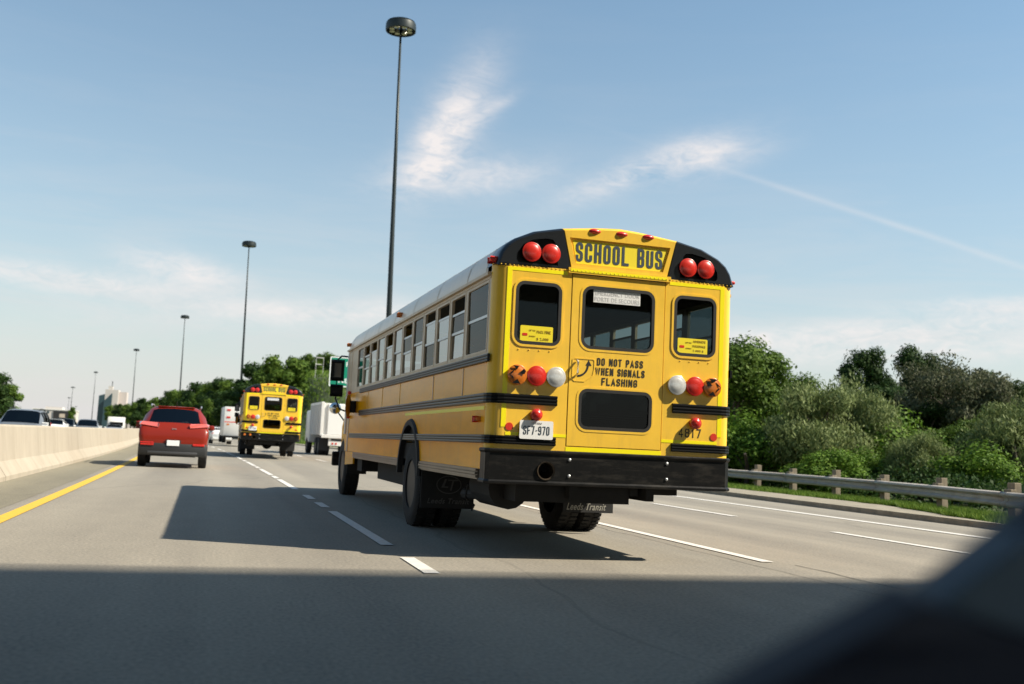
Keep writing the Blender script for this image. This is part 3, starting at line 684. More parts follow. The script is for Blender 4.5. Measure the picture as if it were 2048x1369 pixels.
    # --- rub rails: fluted black strips on rear and side
    def flute(z0, z1, rearspan, ylen, x_side, name='rub_rail'):
        n = 3; h = (z1 - z0) / n
        prof = [(0, z0)]
        for k in range(n): prof += [(.022, z0 + h * k + h * .10), (.024, z0 + h * k + h * .5), (.022, z0 + h * k + h * .90), (.010, z0 + h * (k + 1))]
        prof += [(0, z1)]
        for s_ in (-1, 1):
            path = []
            if rearspan: path += [(W2 - rearspan, 0, (0, -1)), (W2 - .13, 0, (0, -1))] + [(W2 - .13 + .13 * sin(a), .13 - .13 * cos(a), (sin(a), -cos(a))) for a in (pi / 8, pi / 4, 3 * pi / 8)]
            path += [(W2, .13 if rearspan else .06, (1, 0)), (W2, ylen, (1, 0))]
            vs = []; q_ = len(prof)
            for x, y, nn_ in path:
                for o_, z in prof: vs.append((s_ * (x + nn_[0] * o_), y + nn_[1] * o_, z))
            fs = [(i * q_ + k, i * q_ + k + 1, (i + 1) * q_ + k + 1, (i + 1) * q_ + k) for i in range(len(path) - 1) for k in range(q_ - 1)] + [tuple(range(q_)), tuple((len(path) - 1) * q_ + k for k in range(q_))]
            MB().add(vs, fs).build(name, BLK, B)
    flute(1.775, 1.850, 0, 8.05, 0)
    flute(1.400, 1.492, .640, 8.0, 0)
    flute(1.035, 1.112, .640, 9.0, 0)
    # --- bumper wraps the rear corners
    by_ = -.11; prof = [(0, .690), (.012, .682), (.022, .690), (.022, .705), (.006, .72), (.006, .955), (.022, .972), (.022, .985), (.010, .995), (0, .992)]
    path = [(-W2 - .012, .16, (-1, 0)), (-W2 - .018, .0, (-1, 0)), (-W2 - .028, -.06, (-.8, -.6)), (-W2 - .005, by_, (-.3, -1)), (W2 - .125, by_, (.3, -1)), (W2 - .07, -.06, (.8, -.6)), (W2 - .045, .0, (1, 0)), (W2 - .02, .16, (1, 0))]
    ex = circ(.522, .812, .083, 20)
    vs = []; q_ = len(prof)
    for x, y, n_ in path:
        for o_, z in prof: vs.append((x + n_[0] * o_, y + n_[1] * o_, z))
    # leave out the flat front quads: rebuilt as a plate with the exhaust hole
    fs = []
    for i in range(len(path) - 1):
        for k in range(q_ - 1):
            if i == 3 and k == 4: continue
            fs.append((i * q_ + k, i * q_ + k + 1, (i + 1) * q_ + k + 1, (i + 1) * q_ + k))
    bmb = MB().add(vs, fs)
    bmb.plate([[(-.006, .72), (2.316, .72), (2.316, .955), (-.006, .955)], ex], -.012, 0, lambda a, b, t: (a - W2, by_ - .006 - t, b))
    bmb.box(-W2 + .0, W2 - .12, by_ + .01, .10, .975, .984)
    bu = bmb.build('rear_bumper', BUMP, B)
    MB().lathe([(.083, -.012), (.083, .0), (.072, .0), (.070, .35), (.083, .35)], (.522 - W2, by_ - .01, .812), 'y', 24, closed=True).build('exhaust_pipe', mat('exhaust', (.10, .075, .05), .5, .6), B, 'yes')
    MB().lathe([(.068, .3), (.001, .3)], (.522 - W2, by_, .812), 'y', 16).build('exhaust_inside', CHAS, B)
    for u, z in ((.745, .918), (.745, .772), (1.709, .921), (1.709, .775)):
        MB().lathe([(.016, 0), (.014, -.008), (.006, -.012), (.001, -.012)], (u - W2, by_ - .006, z), 'y', 10).build('bolt', ALU, bu)
    # --- side walls with window openings
    wins = [(.185, .985, 0)] + [(1.075 + .687 * k, 1.075 + .687 * k + .615, s) for k, s in enumerate((1, 1, 1, 0, 1, 0, 1, 0, 1, 1, 0))]
    for s_ in (-1, 1):
        side = lambda a, b, t, s_=s_: (s_ * (W2 + t), a, b)
        holes = [rrect(a, b, 1.875, 2.545, .02, 2) for a, b, o_ in wins]
        arch = [(3.6 + .64 * cos(t), .62 + .66 * sin(t)) for t in [pi * k / 16 for k in range(17)]]
        outer = [(.13, 1.81), (9.80, 1.81), (9.80, 2.62), (.13, 2.62)]
        ww = MB().plate([outer] + holes, -.035, 0, side).build('window_band', CREAM, B)
        lower = [(.13, .80), (2.96, .80)] + arch[::-1][1:-1] + [(4.24, .80), (9.52, .80), (9.52, 1.81), (.13, 1.81)]
        lp = [(x if x > .13 else .13, max(z, .80)) for x, z in lower]
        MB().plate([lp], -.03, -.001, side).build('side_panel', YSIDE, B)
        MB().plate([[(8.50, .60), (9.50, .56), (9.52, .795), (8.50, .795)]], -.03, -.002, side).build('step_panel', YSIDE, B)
        # arch flange
        am = MB(); vs = []
        for k in range(21):
            t = pi * k / 20
            for r_, o_ in ((.60, .028), (.66, .028), (.68, 0), (.60, -.04)): vs.append((s_ * (W2 + o_), 3.6 + r_ * cos(t), .62 + r_ * sin(t)))
        am.add(vs, [(i * 4 + k, i * 4 + (k + 1) % 4, (i + 1) * 4 + (k + 1) % 4, (i + 1) * 4 + k) for i in range(20) for k in range(4)]); am.build('wheel_arch', RUB, B, 'yes')
        # drip rail, skirt trims
        MB().box(s_ * (W2 - .01), s_ * (W2 + .035), .14, 9.78, 2.585, 2.615).build('drip_rail', CREAM, B)
        MB().box(s_ * W2, s_ * (W2 + .006), .14, 9.78, 2.555, 2.58).build('roof_trim', CREAM, B)
        for a, b in ((.32, 2.93), (4.27, 8.45)):
            sk = MB()
            for k in range(3): sk.box(s_ * (W2 - .005), s_ * (W2 + .014 + .006 * (k % 2)), a, b, .715 + .030 * k, .715 + .030 * k + .022)
            sk.box(s_ * (W2 - .02), s_ * (W2 - .004), a, b, .70, .81)
            sk.build('skirt_rail', STEEL if False else mat('skirt_metal', (.16, .16, .15), .35, .5, noise_amt=.4, noise_scale=5), B)
        for y in (1.03, 2.42, 4.48, 5.86, 7.23): MB().box(s_ * (W2 - .001), s_ * (W2 + .004), y - .012, y + .012, 1.50, 1.77).build('panel_seam', CREAM if y < 3 else YEL, B)
        MB().box(s_ * (W2 - .001), s_ * (W2 + .002), .16, 4.0, 1.340, 1.375).build('side_tape', TAPE, B)
        ml = MB().box(s_ * W2, s_ * (W2 + .03), .36, .44, 1.235, 1.275, .01).build('side_marker', REDL, B)
        MB().box(s_ * W2, s_ * (W2 + .025), .28, .36, 1.240, 1.270, .008).build('side_marker', AMBL, B)
        for y, m_ in ((.10, REDL), (4.75, AMBL), (9.78, AMBL)):
            MB().box(s_ * (W2 - .06), s_ * (W2 + .03), y - .05, y + .05, 2.700, 2.735, .012).build('roof_marker', m_, B)
        # each window: frame, upper and lower sash
        for a, b, op in wins:
            fr = MB(); t0 = .022
            fr.plate([rrect(a - .002, b + .002, 1.873, 2.547, .02, 2), rrect(a + t0, b - t0, 1.873 + t0, 2.547 - t0, .02, 2)], -.028, .003, side)
            w = fr.build('side_window', CREAM, B)
            mz = 2.215 if not op else 2.16
            top = 2.53 if not op else random.choice((2.36, 2.34, 2.38, 2.40))
            MB().box(s_ * (W2 - .024), s_ * (W2 - .006), a + .02, b - .02, mz - .013, mz + .013).build('sash_bar', ALU, w)
            if op: MB().box(s_ * (W2 - .024), s_ * (W2 - .006), a + .02, b - .02, top - .012, top + .012).build('sash_bar', ALU, w)
            tilt = random.uniform(-.012, .012) if s_ < 0 else 0
            for z0, z1, dx in ((1.89, mz - .013, .018), (mz + .013, top - .01, .012)):
                x = s_ * (W2 - dx)
                pn = MB().add([(x, a + .02, z0), (x, b - .02, z0), (x + tilt * .4, b - .02, z1), (x + tilt * .4, a + .02, z1)], [(0, 1, 2, 3)]).build('pane', GSIDE, w)
    # --- interior
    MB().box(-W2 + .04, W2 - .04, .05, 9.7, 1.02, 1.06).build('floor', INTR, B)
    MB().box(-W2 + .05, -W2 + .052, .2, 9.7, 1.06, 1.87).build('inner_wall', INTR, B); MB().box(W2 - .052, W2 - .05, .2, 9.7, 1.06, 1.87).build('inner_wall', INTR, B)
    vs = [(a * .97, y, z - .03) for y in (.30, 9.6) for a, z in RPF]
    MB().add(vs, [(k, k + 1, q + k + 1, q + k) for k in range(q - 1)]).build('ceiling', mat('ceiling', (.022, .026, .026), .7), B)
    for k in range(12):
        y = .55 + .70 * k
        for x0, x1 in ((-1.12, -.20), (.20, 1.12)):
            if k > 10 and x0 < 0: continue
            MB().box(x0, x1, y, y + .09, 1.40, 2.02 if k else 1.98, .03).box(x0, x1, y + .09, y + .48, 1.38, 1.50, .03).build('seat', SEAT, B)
    # --- underbody
    ub = MB(); ub.box(-.42, -.34, .0, 11.2, .56, .78).box(.34, .42, .0, 11.2, .56, .78)
    ub.box(-.90, .22, .12, .5, .52, .69).box(-.6, .9, .5, 1.0, .60, .72).box(-1.0, -.2, 4.7, 7.2, .42, .76).box(.45, 1.0, 5.2, 7.6, .45, .78)
    ub.lathe([(.20, 0), (.20, .75)], (-.85, .5, .62), 'y', 16); ub.tube([(-.9, .5, .55), (-1.0, 1.6, .50), (-.7, 2.6, .5)], .05, 8)
    ub.tube([(-1.05, 3.6, .5), (1.05, 3.6, .5)], .08, 10); ub.lathe([(.05, -.2), (.2, -.12), (.22, 0), (.2, .12), (.05, .2)], (0, 3.6, .5), 'y', 14)
    ub.box(-1.15, 1.15, 7.9, 8.4, .50, .75); ub.box(-W2 + .04, W2 - .04, .1, 9.6, .80, 1.0)
    for k in range(7): ub.box(-1.1, 1.1, 1.0 + k * .9, 1.06 + k * .9, .70, .80)
    ub.tube([(-1.12, 1.0, .62), (-1.14, 1.02, .5), (-1.05, 1.0, .42), (-1.08, .98, .37)], .012, 6); ub.box(.22, .30, .1, .35, .6, .69)
    ub.build('underbody', CHAS, B)
    for s_ in (-1, 1):
        wheel(B, s_ * (W2 - .16), 3.6, .505, .26, s_, True); wheel(B, s_ * (W2 - .47), 3.6, .505, .26, s_, True)
        wheel(B, s_ * (W2 - .17), 10.15, .505, .27, s_, True)
        fl = MB().box(s_ * (W2 - .02), s_ * (W2 - .66), 2.88, 2.90, .26, .82, .004).build('mud_flap', RUB, B)
        if detail:
            x0 = -W2 + .10 if s_ < 0 else W2 - .62
            text('Leeds Transit', 'lettering', .50 if s_ < 0 else .50, .062 if s_ < 0 else .085, lambda a, b, t: (x0 + a, 2.8795 - t, (.315 if s_ < 0 else .285) + b), TXTD if s_ < 0 else TXTW, fl, bold=.012, tilt=.25)
            lg = MB(); el_ = [(x0 + .25 + .15 * cos(t), .535 + .105 * sin(t)) for t in [2 * pi * k / 28 for k in range(28)]]
            ff = lambda a, b, t: (a, 2.8795 - t, b)
            lg.plate([el_, inset(el_, .010)], 0, .002, ff)
            lg.plate([[(x0 + .16, .50), (x0 + .24, .50), (x0 + .245, .515), (x0 + .195, .515), (x0 + .225, .60), (x0 + .20, .60)]], 0, .002, ff)
            lg.plate([[(x0 + .235, .58), (x0 + .36, .58), (x0 + .362, .595), (x0 + .24, .595)]], 0, .002, ff); lg.plate([[(x0 + .265, .47), (x0 + .285, .47), (x0 + .31, .579), (x0 + .29, .579)]], 0, .002, ff)
            lg.build('flap_logo', TXTD if s_ < 0 else TXTW, fl)
        # front mud guard piece behind the front wheel
        MB().box(s_ * (W2 - .05), s_ * (W2 - .40), 9.52, 9.55, .40, .80).build('front_flap', RUB, B)
    # --- front: cowl, hood, fenders, windscreen, grille, headlights
    vs = []; fs = []; st = [(9.60, 1.20, 1.78, .80), (9.85, 1.19, 1.75, .80), (10.2, 1.17, 1.70, 1.02), (10.9, 1.12, 1.60, .72), (11.35, 1.05, 1.45, .62), (11.45, .98, 1.30, .62)]
    for y, w_, zt, zb_ in st:
        for a, b in ((-w_, zb_), (-w_, zb_ + (zt - zb_) * .6), (-w_ * .72, zt - .03), (0, zt), (w_ * .72, zt - .03), (w_, zb_ + (zt - zb_) * .6), (w_, zb_)): vs.append((a, y, b))
    fs = [(i * 7 + k, i * 7 + k + 1, (i + 1) * 7 + k + 1, (i + 1) * 7 + k) for i in range(5) for k in range(6)] + [tuple(35 + k for k in range(7))]
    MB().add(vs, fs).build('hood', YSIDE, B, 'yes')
    MB().box(-W2 + .05, W2 - .05, 9.80, 9.84, 1.0, 1.76).build('cowl', YEL, B)
    MB().plate([[(-1.16, 1.76), (1.16, 1.76), (1.12, 2.62), (-1.12, 2.62)], [(-1.06, 1.84), (1.06, 1.84), (1.04, 2.50), (-1.04, 2.50)]], 0, .04, lambda a, b, t: (a, 9.80 + t, b)).build('windscreen_frame', CREAM, B)
    MB().add([(-1.07, 9.82, 1.83), (1.07, 9.82, 1.83), (1.05, 9.82, 2.51), (-1.05, 9.82, 2.51)], [(0, 1, 2, 3)]).build('windscreen', GDARK, B)
    MB().plate([[(-1.15, 2.6)] + [(a * .99, z - .01) for a, z in RPF[1:-1]] + [(1.15, 2.6)]], 0, .03, lambda a, b, t: (a, 9.77 + t, b)).build('front_cap', YEL, B)
    MB().box(-.5, .5, 11.45, 11.48, .75, 1.22, .01).build('grille', ALU, B); MB().box(-1.2, 1.2, 11.50, 11.62, .48, .76, .03).build('front_bumper', BUMP, B)
    for s_ in (-1, 1): MB().box(s_ * .62, s_ * .95, 11.44, 11.47, .90, 1.08, .02).build('headlight', WHTL, B)
    # front left pillar, white driver window post, mirrors, stop arm
    MB().box(-W2 - .006, -W2 + .02, 9.25, 9.38, .80, 2.58).build('front_pillar', CREAM, B); MB().box(-W2 - .010, -W2 + .02, 9.66, 9.80, 1.1, 2.58).build('front_pillar', WHITE, B)
    for s_ in (-1, 1):
        mr = empty('mirror'); mr.parent = B
        MB().tube([(s_ * 1.20, 9.80, 2.50), (s_ * 1.32, 10.0, 2.52), (s_ * 1.375, 10.13, 2.46), (s_ * 1.375, 10.13, 1.74), (s_ * 1.30, 10.05, 1.55), (s_ * 1.15, 9.95, 1.50)], .016, 8).build('mirror_arm', BLK, mr, 'yes')
        MB().box(s_ * 1.29, s_ * 1.46, 10.04, 10.12, 2.10, 2.42, .035).build('mirror_head', BLK, mr, 'yes'); MB().box(s_ * 1.31, s_ * 1.44, 10.035, 10.041, 2.13, 2.39).build('mirror_glass', mat('mirror_glass', (.12, .12, .12), .1, 1), mr)
        MB().box(s_ * 1.30, s_ * 1.44, 10.05, 10.15, 1.82, 1.96, .04).build('mirror_head', BLK, mr, 'yes')
        MB().lathe([(.001, -.10), (.07, -.08), (.11, -.02), (.11, .02), (.03, .06)], (s_ * 1.30, 10.7, 1.58), 'y', 16).build('mirror_dome', CHROME, mr, 'yes')
        MB().tube([(s_ * 1.30, 10.72, 1.58), (s_ * 1.1, 10.8, 1.35)], .014, 8).build('mirror_arm', BLK, mr, 'yes')
    sa = MB().box(-W2 - .09, -W2, 8.50, 8.72, 1.46, 1.66, .01).build('stop_arm', BLK, B)
    oc = [(.20 * cos(radians(22.5 + 45 * k)), .20 * sin(radians(22.5 + 45 * k))) for k in range(8)]
    MB().plate([oc], 0, .008, lambda a, b, t: (-W2 - .14 + a * .38, 8.42 - t + a * .9, 1.57 + b)).build('stop_sign', mat('sign_back', (.55, .30, .03), .4, noise_amt=.5, noise_scale=9), sa)
    for z in (1.82, 1.40): MB().lathe([(.035, 0), (.03, -.02), (.001, -.03)], (-W2 - .03, 9.20, z), 'y', 10).build('side_lamp', REDL, B)
    return B
def lens(B, u, z, r, m_, y0, name, dome=.04, base=.04):
    """round lamp: black housing cup and domed lens pointing back (-y)"""
    d = -y0                                           # y0 proud of face
    hs = MB().lathe([(r * .92, .0), (r * 1.0, -base * .9)], (u - W2, d, z), 'y', 24)
    h = hs.build(name, BLK if r > .07 and m_ is REDL and y0 < 0 else m_, B, 'yes')
    prof = [(r * (1 - k / 18) + .0005, -base - dome * (1 - (1 - k / 18) ** 2.4) + .0016 * (k % 2)) for k in range(19)]
    MB().lathe(prof, (u - W2, d, z), 'y', 28).build('lens', m_, h, 'all')
    MB().lathe([(r * 1.0, -base + .004), (r * 1.03, -base), (r * 1.03, -base - .006), (r * .99, -base - .008)], (u - W2, d, z), 'y', 28).build('lens_rim', m_, h, 'yes')
    return h

X0, Y0, BY, BR = 2.3806, 8.931, .008, -.0061
bus = build_bus(True)
bus.location = (X0 + W2 - BR * .5, Y0, .005); bus.rotation_euler = (0, BR, BY)
tag(bus, 'large yellow school bus close by, numbered 4817, with black rear bumper', 'school bus', 'yellow school buses')
b2 = copy_tree(bus)
for c in b2.children[:]:
    if c.name.split('.')[0] in ('fleet_number', 'flap_logo'): bpy.data.objects.remove(c)
    elif c.name.split('.')[0] == 'mud_flap':
        for g in c.children[:]: bpy.data.objects.remove(g)
b2.location = (2.30 + .12, 44.8, .09); b2.rotation_euler = (0, 0, -.012)
tag(b2, 'smaller yellow school bus farther ahead, seen whole between red car and white truck', 'school bus', 'yellow school buses')
for u in (.13, .36): MB().lathe([(.05, 0), (.045, -.02), (.001, -.03)], (u - W2, -.12, .90), 'y', 14).build('bumper_lamp', AMBL, b2, 'yes')

# ------------------------------------------------------------------ cars
def make_car(name, st, seg, color, wr=.33, wy=(.85, 3.6), lamps=True, trim=None):
    """st: (y, zb, zbelt, ztop, wb, wbelt, wtop); seg[i] in H (body) W (glazed slope, rear) F (windscreen) G (side glass) P (pillar)"""
    R_ = empty(name); V = []
    for y, zb, zm, zt, wb, wm, wt in st:
        half = [(0, zb), (wb * .8, zb), (wb * .97, zb + .05), (wb, zb + (zm - zb) * .35), (wm, zb + (zm - zb) * .75), (wm * .985, zm), (wm * .55 + wt * .45 + .02 * (zt - zm), zm + (zt - zm) * .55), (wt, zm + (zt - zm) * .90), (wt * .82, zt - (zt - zm) * .015), (wt * .4, zt + .01), (0, zt + .015)]
        V.append([(x, y, z) for x, z in half])
    n = len(V[0]); col = CARS[color]
    grp = {}
    def addq(key, quad): grp.setdefault(key, MB()).add(quad, [(0, 1, 2, 3)])
    body_v = []; body_f = []
    idx = {}
    def vid(p):
        k = (round(p[0], 4), round(p[1], 4), round(p[2], 4))
        if k not in idx: idx[k] = len(body_v); body_v.append(p)
        return idx[k]
    for i in range(len(st) - 1):
        for k in range(n - 1):
            for s_ in (-1, 1):
                quad = [V[i][k], V[i][k + 1], V[i + 1][k + 1], V[i + 1][k]]; quad = [(s_ * x, y, z) for x, y, z in quad]
                g = seg[i]
                if g in 'WF' and k >= 7: addq('rear_window' if g == 'W' else 'windscreen', quad); continue
                if g == 'G' and k in (5, 6): addq(('side_window', i, s_), quad); continue
                f = []
                for p in quad:
                    j = vid(p)
                    if j not in f: f.append(j)
                if len(f) > 2: body_f.append(tuple(f))
    for i in (0, len(st) - 1):
        body_f.append(tuple(dict.fromkeys([vid(p) for p in V[i]] + [vid((-p[0], p[1], p[2])) for p in V[i][::-1]])))
    MB().add(body_v, body_f).build('body', col, R_, 'yes')
    for key, mb in grp.items():
        o = mb.build(key if isinstance(key, str) else 'side_window', GCAR, R_)
        o.modifiers.new('weld', 'WELD')
    L_ = st[-1][0]
    # dark cabin floor/inside so the glass reads deep
    MB().box(-.6, .6, st[2][0] + .3, L_ * .6, .6, .85).build('seats', SEAT, R_)
    for y in (L_ * .30, L_ * .52):
        for x in (-.38, .38): MB().box(x - .24, x + .24, y, y + .12, .8, 1.28, .04).build('seat_back', SEAT, R_)
    for y in wy:
        for s_ in (-1, 1):
            w_ = st[len(st) // 2][4]; wheel(R_, s_ * (w_ - .10), y, wr, .22, s_)
    return R_
def std_parts(R_, st, rear_lamps, head_lamps, mirror_y, mirror_z, mirror_w, plate_z=None, mcol=None):
    for x0, x1, y, z0, z1 in rear_lamps:
        for s_ in (-1, 1): MB().box(s_ * x0, s_ * x1, y - .02, y + .10, z0, z1, .012).build('tail_light', REDL, R_, 'yes')
    for x0, x1, y, z0, z1 in head_lamps:
        for s_ in (-1, 1): MB().box(s_ * x0, s_ * x1, y - .12, y + .02, z0, z1, .02).build('headlight', WHTL, R_, 'yes')
    for s_ in (-1, 1): MB().box(s_ * mirror_w, s_ * (mirror_w + .2), mirror_y - .05, mirror_y + .06, mirror_z, mirror_z + .15, .035).build('mirror', mcol or CARS['white'], R_, 'yes')
    if plate_z: MB().box(-.15, .15, -.03, 0, plate_z, plate_z + .15, .005).build('licence_plate', PLATE, R_)

# red sport utility vehicle ahead in the left lane
ST_SUV = [(0.00, .52, .74, .80, .74, .80, .76), (.03, .44, .84, .93, .83, .87, .80), (.07, .42, .94, 1.03, .87, .915, .82), (.13, .40, 1.04, 1.12, .89, .925, .80), (.20, .38, 1.06, 1.20, .90, .93, .69),
          (.56, .36, 1.07, 1.58, .92, .935, .60), (.72, .34, 1.06, 1.635, .92, .935, .66), (1.35, .30, 1.05, 1.66, .92, .935, .67), (1.45, .30, 1.05, 1.665, .92, .935, .67), (2.2, .30, 1.03, 1.67, .92, .93, .67),
          (2.3, .30, 1.03, 1.665, .92, .93, .67), (2.95, .30, 1.02, 1.60, .92, .93, .65), (3.5, .30, 1.0, 1.16, .92, .92, .74), (4.2, .34, .92, 1.04, .88, .86, .68), (4.55, .40, .70, .86, .72, .74, .60)]
suv = make_car('car', ST_SUV, 'HHHHWPGPGPGFHH', 'red', .36, (.92, 3.62))
for s_ in (-1, 1):
    MB().tube([(s_ * .68, .9, 1.64), (s_ * .68, 1.0, 1.70), (s_ * .68, 2.6, 1.71), (s_ * .66, 2.7, 1.66)], .018, 8).build('roof_rail', ALU, suv, 'yes')
    l = MB().add([(s_ * .905, .12, 1.13), (s_ * .42, .075, 1.075), (s_ * .40, .07, 1.15), (s_ * .44, .13, 1.19), (s_ * .84, .17, 1.21), (s_ * .93, .42, 1.12), (s_ * .925, .40, 1.19)], [(0, 1, 2, 3, 4), (0, 4, 6, 5)]).build('tail_light', mat('pale_red_lens', (.62, .13, .11), .15, coat=1), suv, fix=True)
    md = l.modifiers.new('solid', 'SOLIDIFY'); md.thickness = .03; md.offset = 0
    MB().box(s_ * .52, s_ * .84, -.055, .05, .60, .66, .015).build('reflector', REDL, suv)
    MB().tube([(s_ * .55, .0, .42), (s_ * .55, .1, .42)], .04, 10).build('exhaust_tip', CHROME, suv, 'yes')
    MB().box(s_ * .93, s_ * 1.12, 2.86, 3.0, 1.05, 1.20, .04).build('mirror', CARS['red'], suv, 'yes')
MB().box(-.905, .905, -.04, .25, .32, .66, .06).build('rear_bumper', PLAS, suv, 'yes')
MB().box(-.66, .66, -.05, .0, .36, .44, .02).build('bumper_step', mat('bumper_silver', (.06, .06, .062), .4, .2), suv, 'yes')
MB().box(-.62, .62, .20, .50, .30, .38, .02).build('underside', CHAS, suv)
MB().box(-.165, .165, -.058, -.04, .59, .735, .005).build('licence_plate', PLATE, suv)
MB().box(-.20, .20, -.036, -.0, .575, .75, .01).build('plate_recess', PLAS, suv)
MB().box(-.55, .55, .10, .13, 1.06, 1.085, .01).build('tailgate_crease', CARS['red'], suv, 'yes')
MB().box(-.50, .50, .60, .80, 1.63, 1.655, .01).build('roof_spoiler', CARS['red'], suv, 'yes')
MB().tube([(0, .85, 1.66), (0, .78, 1.79)], .008, 6).build('antenna', PLAS, suv)
MB().tube([(0, .20, 1.20), (.36, .24, 1.24)], .010, 6).build('wiper', PLAS, suv)
text('Jeep', 'badge', .12, .05, lambda a, b, t: (a - .06, .058 - t, 1.02 + b), CHROME, suv, bold=.02, thick=.01)
suv.scale = (.965, 1, 1); suv.location = (-.97, 29.0, 0); suv.rotation_euler = (0, 0, .014)
tag(suv, 'red sport utility vehicle seen from behind beside the concrete barrier', 'car')

# oncoming traffic behind the barrier (its front faces us)
def van_st(h, L_=4.9, hood=1.1, slope=.85, w=.96):
    return [(0, .45, .8, .9, w * .85, w * .9, w * .8), (.1, .35, .98, 1.25, w * .97, w * .98, w * .78), (.45, .3, 1.02, h - .06, w * .98, w, w * .74), (.55, .3, 1.02, h - .02, w * .98, w, w * .75), (1.5, .28, 1.02, h, w, w, w * .77), (1.6, .28, 1.02, h, w, w, w * .77),
            (2.6, .28, 1.0, h, w, w, w * .77), (2.7, .28, 1.0, h - .01, w, w, w * .77), (L_ - hood - slope, .28, .98, h - .06, w, w, w * .75), (L_ - hood, .3, .98, 1.14, w, w, w * .84), (L_ - .3, .35, .85, .98, w * .94, w * .92, w * .74), (L_, .42, .62, .72, w * .78, w * .78, w * .6)]
SEGV = 'HWPGPGPGFHH'
def oncoming(name, h, L_, hood, slope, w, color, loc, rz, label, cat, mcol=None, rails=False, group='oncoming traffic behind the barrier'):
    st = van_st(h, L_, hood, slope, w); c = make_car(name, st, SEGV, color, .34, (.95, L_ - .95))
    std_parts(c, st, [(w * .70, w * .93, .05, .85, 1.2)], [(w * .5, w * .85, L_ - .16, .66, .82)], L_ - hood - slope * .35, 1.02, w * .98, mcol=mcol)
    MB().box(-.45, .45, L_ - .02, L_ + .02, .45, .62, .01).build('grille', PLAS, c); MB().box(-.15, .15, L_ + .01, L_ + .03, .40, .5).build('licence_plate', PLATE, c)
    if rails:
        for s_ in (-1, 1): MB().tube([(s_ * w * .68, .8, h - .01), (s_ * w * .68, .95, h + .06), (s_ * w * .68, 2.6, h + .06), (s_ * w * .68, 2.8, h - .01)], .02, 6).build('roof_rail', PLAS, c)
    c.location = loc; c.rotation_euler = (0, 0, pi + rz); tag(c, label, cat, group)
    return c
oncoming('minivan', 1.78, 5.0, 1.0, .95, .98, 'grey', (-8.75, 56.5, -.14), .03, 'grey minivan cut by the left picture edge behind the barrier', 'minivan', rails=True)
oncoming('car', 1.70, 4.6, 1.1, .75, .93, 'darkgrey', (-12.55, 100, -.14), .05, 'dark sport utility vehicle with white mirror, between the minivan and the grey one', 'car', mcol=CARS['white'])
oncoming('car', 1.72, 4.8, 1.1, .75, .95, 'grey', (-10.55, 99, -.14), .06, 'grey sport utility vehicle second to the right of the minivan', 'car', mcol=CARS['white'])
oncoming('car', 1.45, 4.6, 1.1, .85, .90, 'silver', (-10.9, 128, -.14), .08, 'low silver sedan in front of the white box truck', 'car', mcol=CARS['white'])
oncoming('car', 1.52, 4.6, 1.1, .85, .90, 'white', (-11.3, 84, -.14), .05, 'white sedan just right of the minivan, partly hidden', 'car', mcol=CARS['white'])
oncoming('car', 1.55, 4.5, 1.1, .80, .90, 'white', (-18.5, 150, 0), .09, 'small pale car far away behind the dark sport utility vehicle', 'car')
wt = empty('box_truck', (-14.2, 168, 0), (0, 0, pi + .1), label='white box truck among the far oncoming traffic', cat='truck', group='oncoming traffic behind the barrier')
MB().box(-1.2, 1.2, 0, 5.5, .9, 2.55, .08).build('cargo_box', WHITE, wt, 'yes'); MB().box(-1.0, 1.0, 5.6, 7.2, .5, 1.9, .15).build('cab', WHITE, wt, 'yes')
MB().box(-.9, .9, 7.1, 7.22, 1.25, 1.8, .04).build('windscreen', BLK, wt); MB().box(-.5, .5, 0, 7, .4, .9).build('chassis', CHAS, wt)
for y in (1.4, 6.4):
    for s_ in (-1, 1): wheel(wt, s_ * .95, y, .42, .25, s_)
# same direction, far ahead
def cabst(h): return van_st(h, 4.6, 1.1, .85, .92)
wc_ = make_car('car', van_st(1.48, 4.6, 1.1, .9, .91), SEGV, 'white', .32, (.95, 3.6)); std_parts(wc_, None, [(.62, .84, .05, .82, 1.0)], [(.5, .8, 4.4, .6, .75)], 3.0, 1.0, .9, .75)
wc_.location = (RX(4.55, 96) - .95, 96, 0); wc_.rotation_euler = (0, 0, .056); tag(wc_, 'white sedan far ahead between the red car and the white ambulance', 'car')
dc = make_car('car', van_st(1.62, 4.6, 1.1, .9, .91), SEGV, 'blue', .32, (.95, 3.6)); std_parts(dc, None, [(.62, .84, .05, .82, 1.0)], [(.5, .8, 4.4, .6, .75)], 3.0, 1.0, .9, .75)
dc.location = (RX(3.2, 125) + .0, 125, 0); dc.rotation_euler = (0, 0, .073); tag(dc, 'dark teal car far ahead beyond the white sedan', 'car')

# white ambulance-like box vehicle
am = empty('ambulance', (2.0, 82.5, 0.25), (0, 0, .048), label='white ambulance with red lamps on its rear, left of the farther school bus', cat='ambulance')
MB().box(-1.18, 1.18, 0, 4.2, .55, 2.80, .06).build('rear_box', WHITE, am, 'yes')
MB().box(-1.0, 1.0, 4.2, 6.4, .5, 1.9, .15).build('cab', WHITE, am, 'yes')
for z in (2.48, 1.92): 
    for x in (-.85, .85): MB().box(x - .14, x + .14, -.03, 0, z, z + .13).build('warning_lamp', REDL, am)
MB().box(-1.14, 1.14, -.010, 0, 1.60, 1.66).build('red_stripe', REDP, am)
MB().box(-.32, .95, -.012, 0, 1.66, 2.25, .003).build('rear_window', BLK, am)
MB().box(-.95, -.75, -.015, 0, 1.38, 1.5).build('side_lamp', AMBL, am); MB().box(-1.15, 1.15, -.35, 0, .42, .55, .02).build('step_bumper', BUMP, am); MB().box(-.5, .5, .1, 6, .4, .56).build('chassis', CHAS, am)
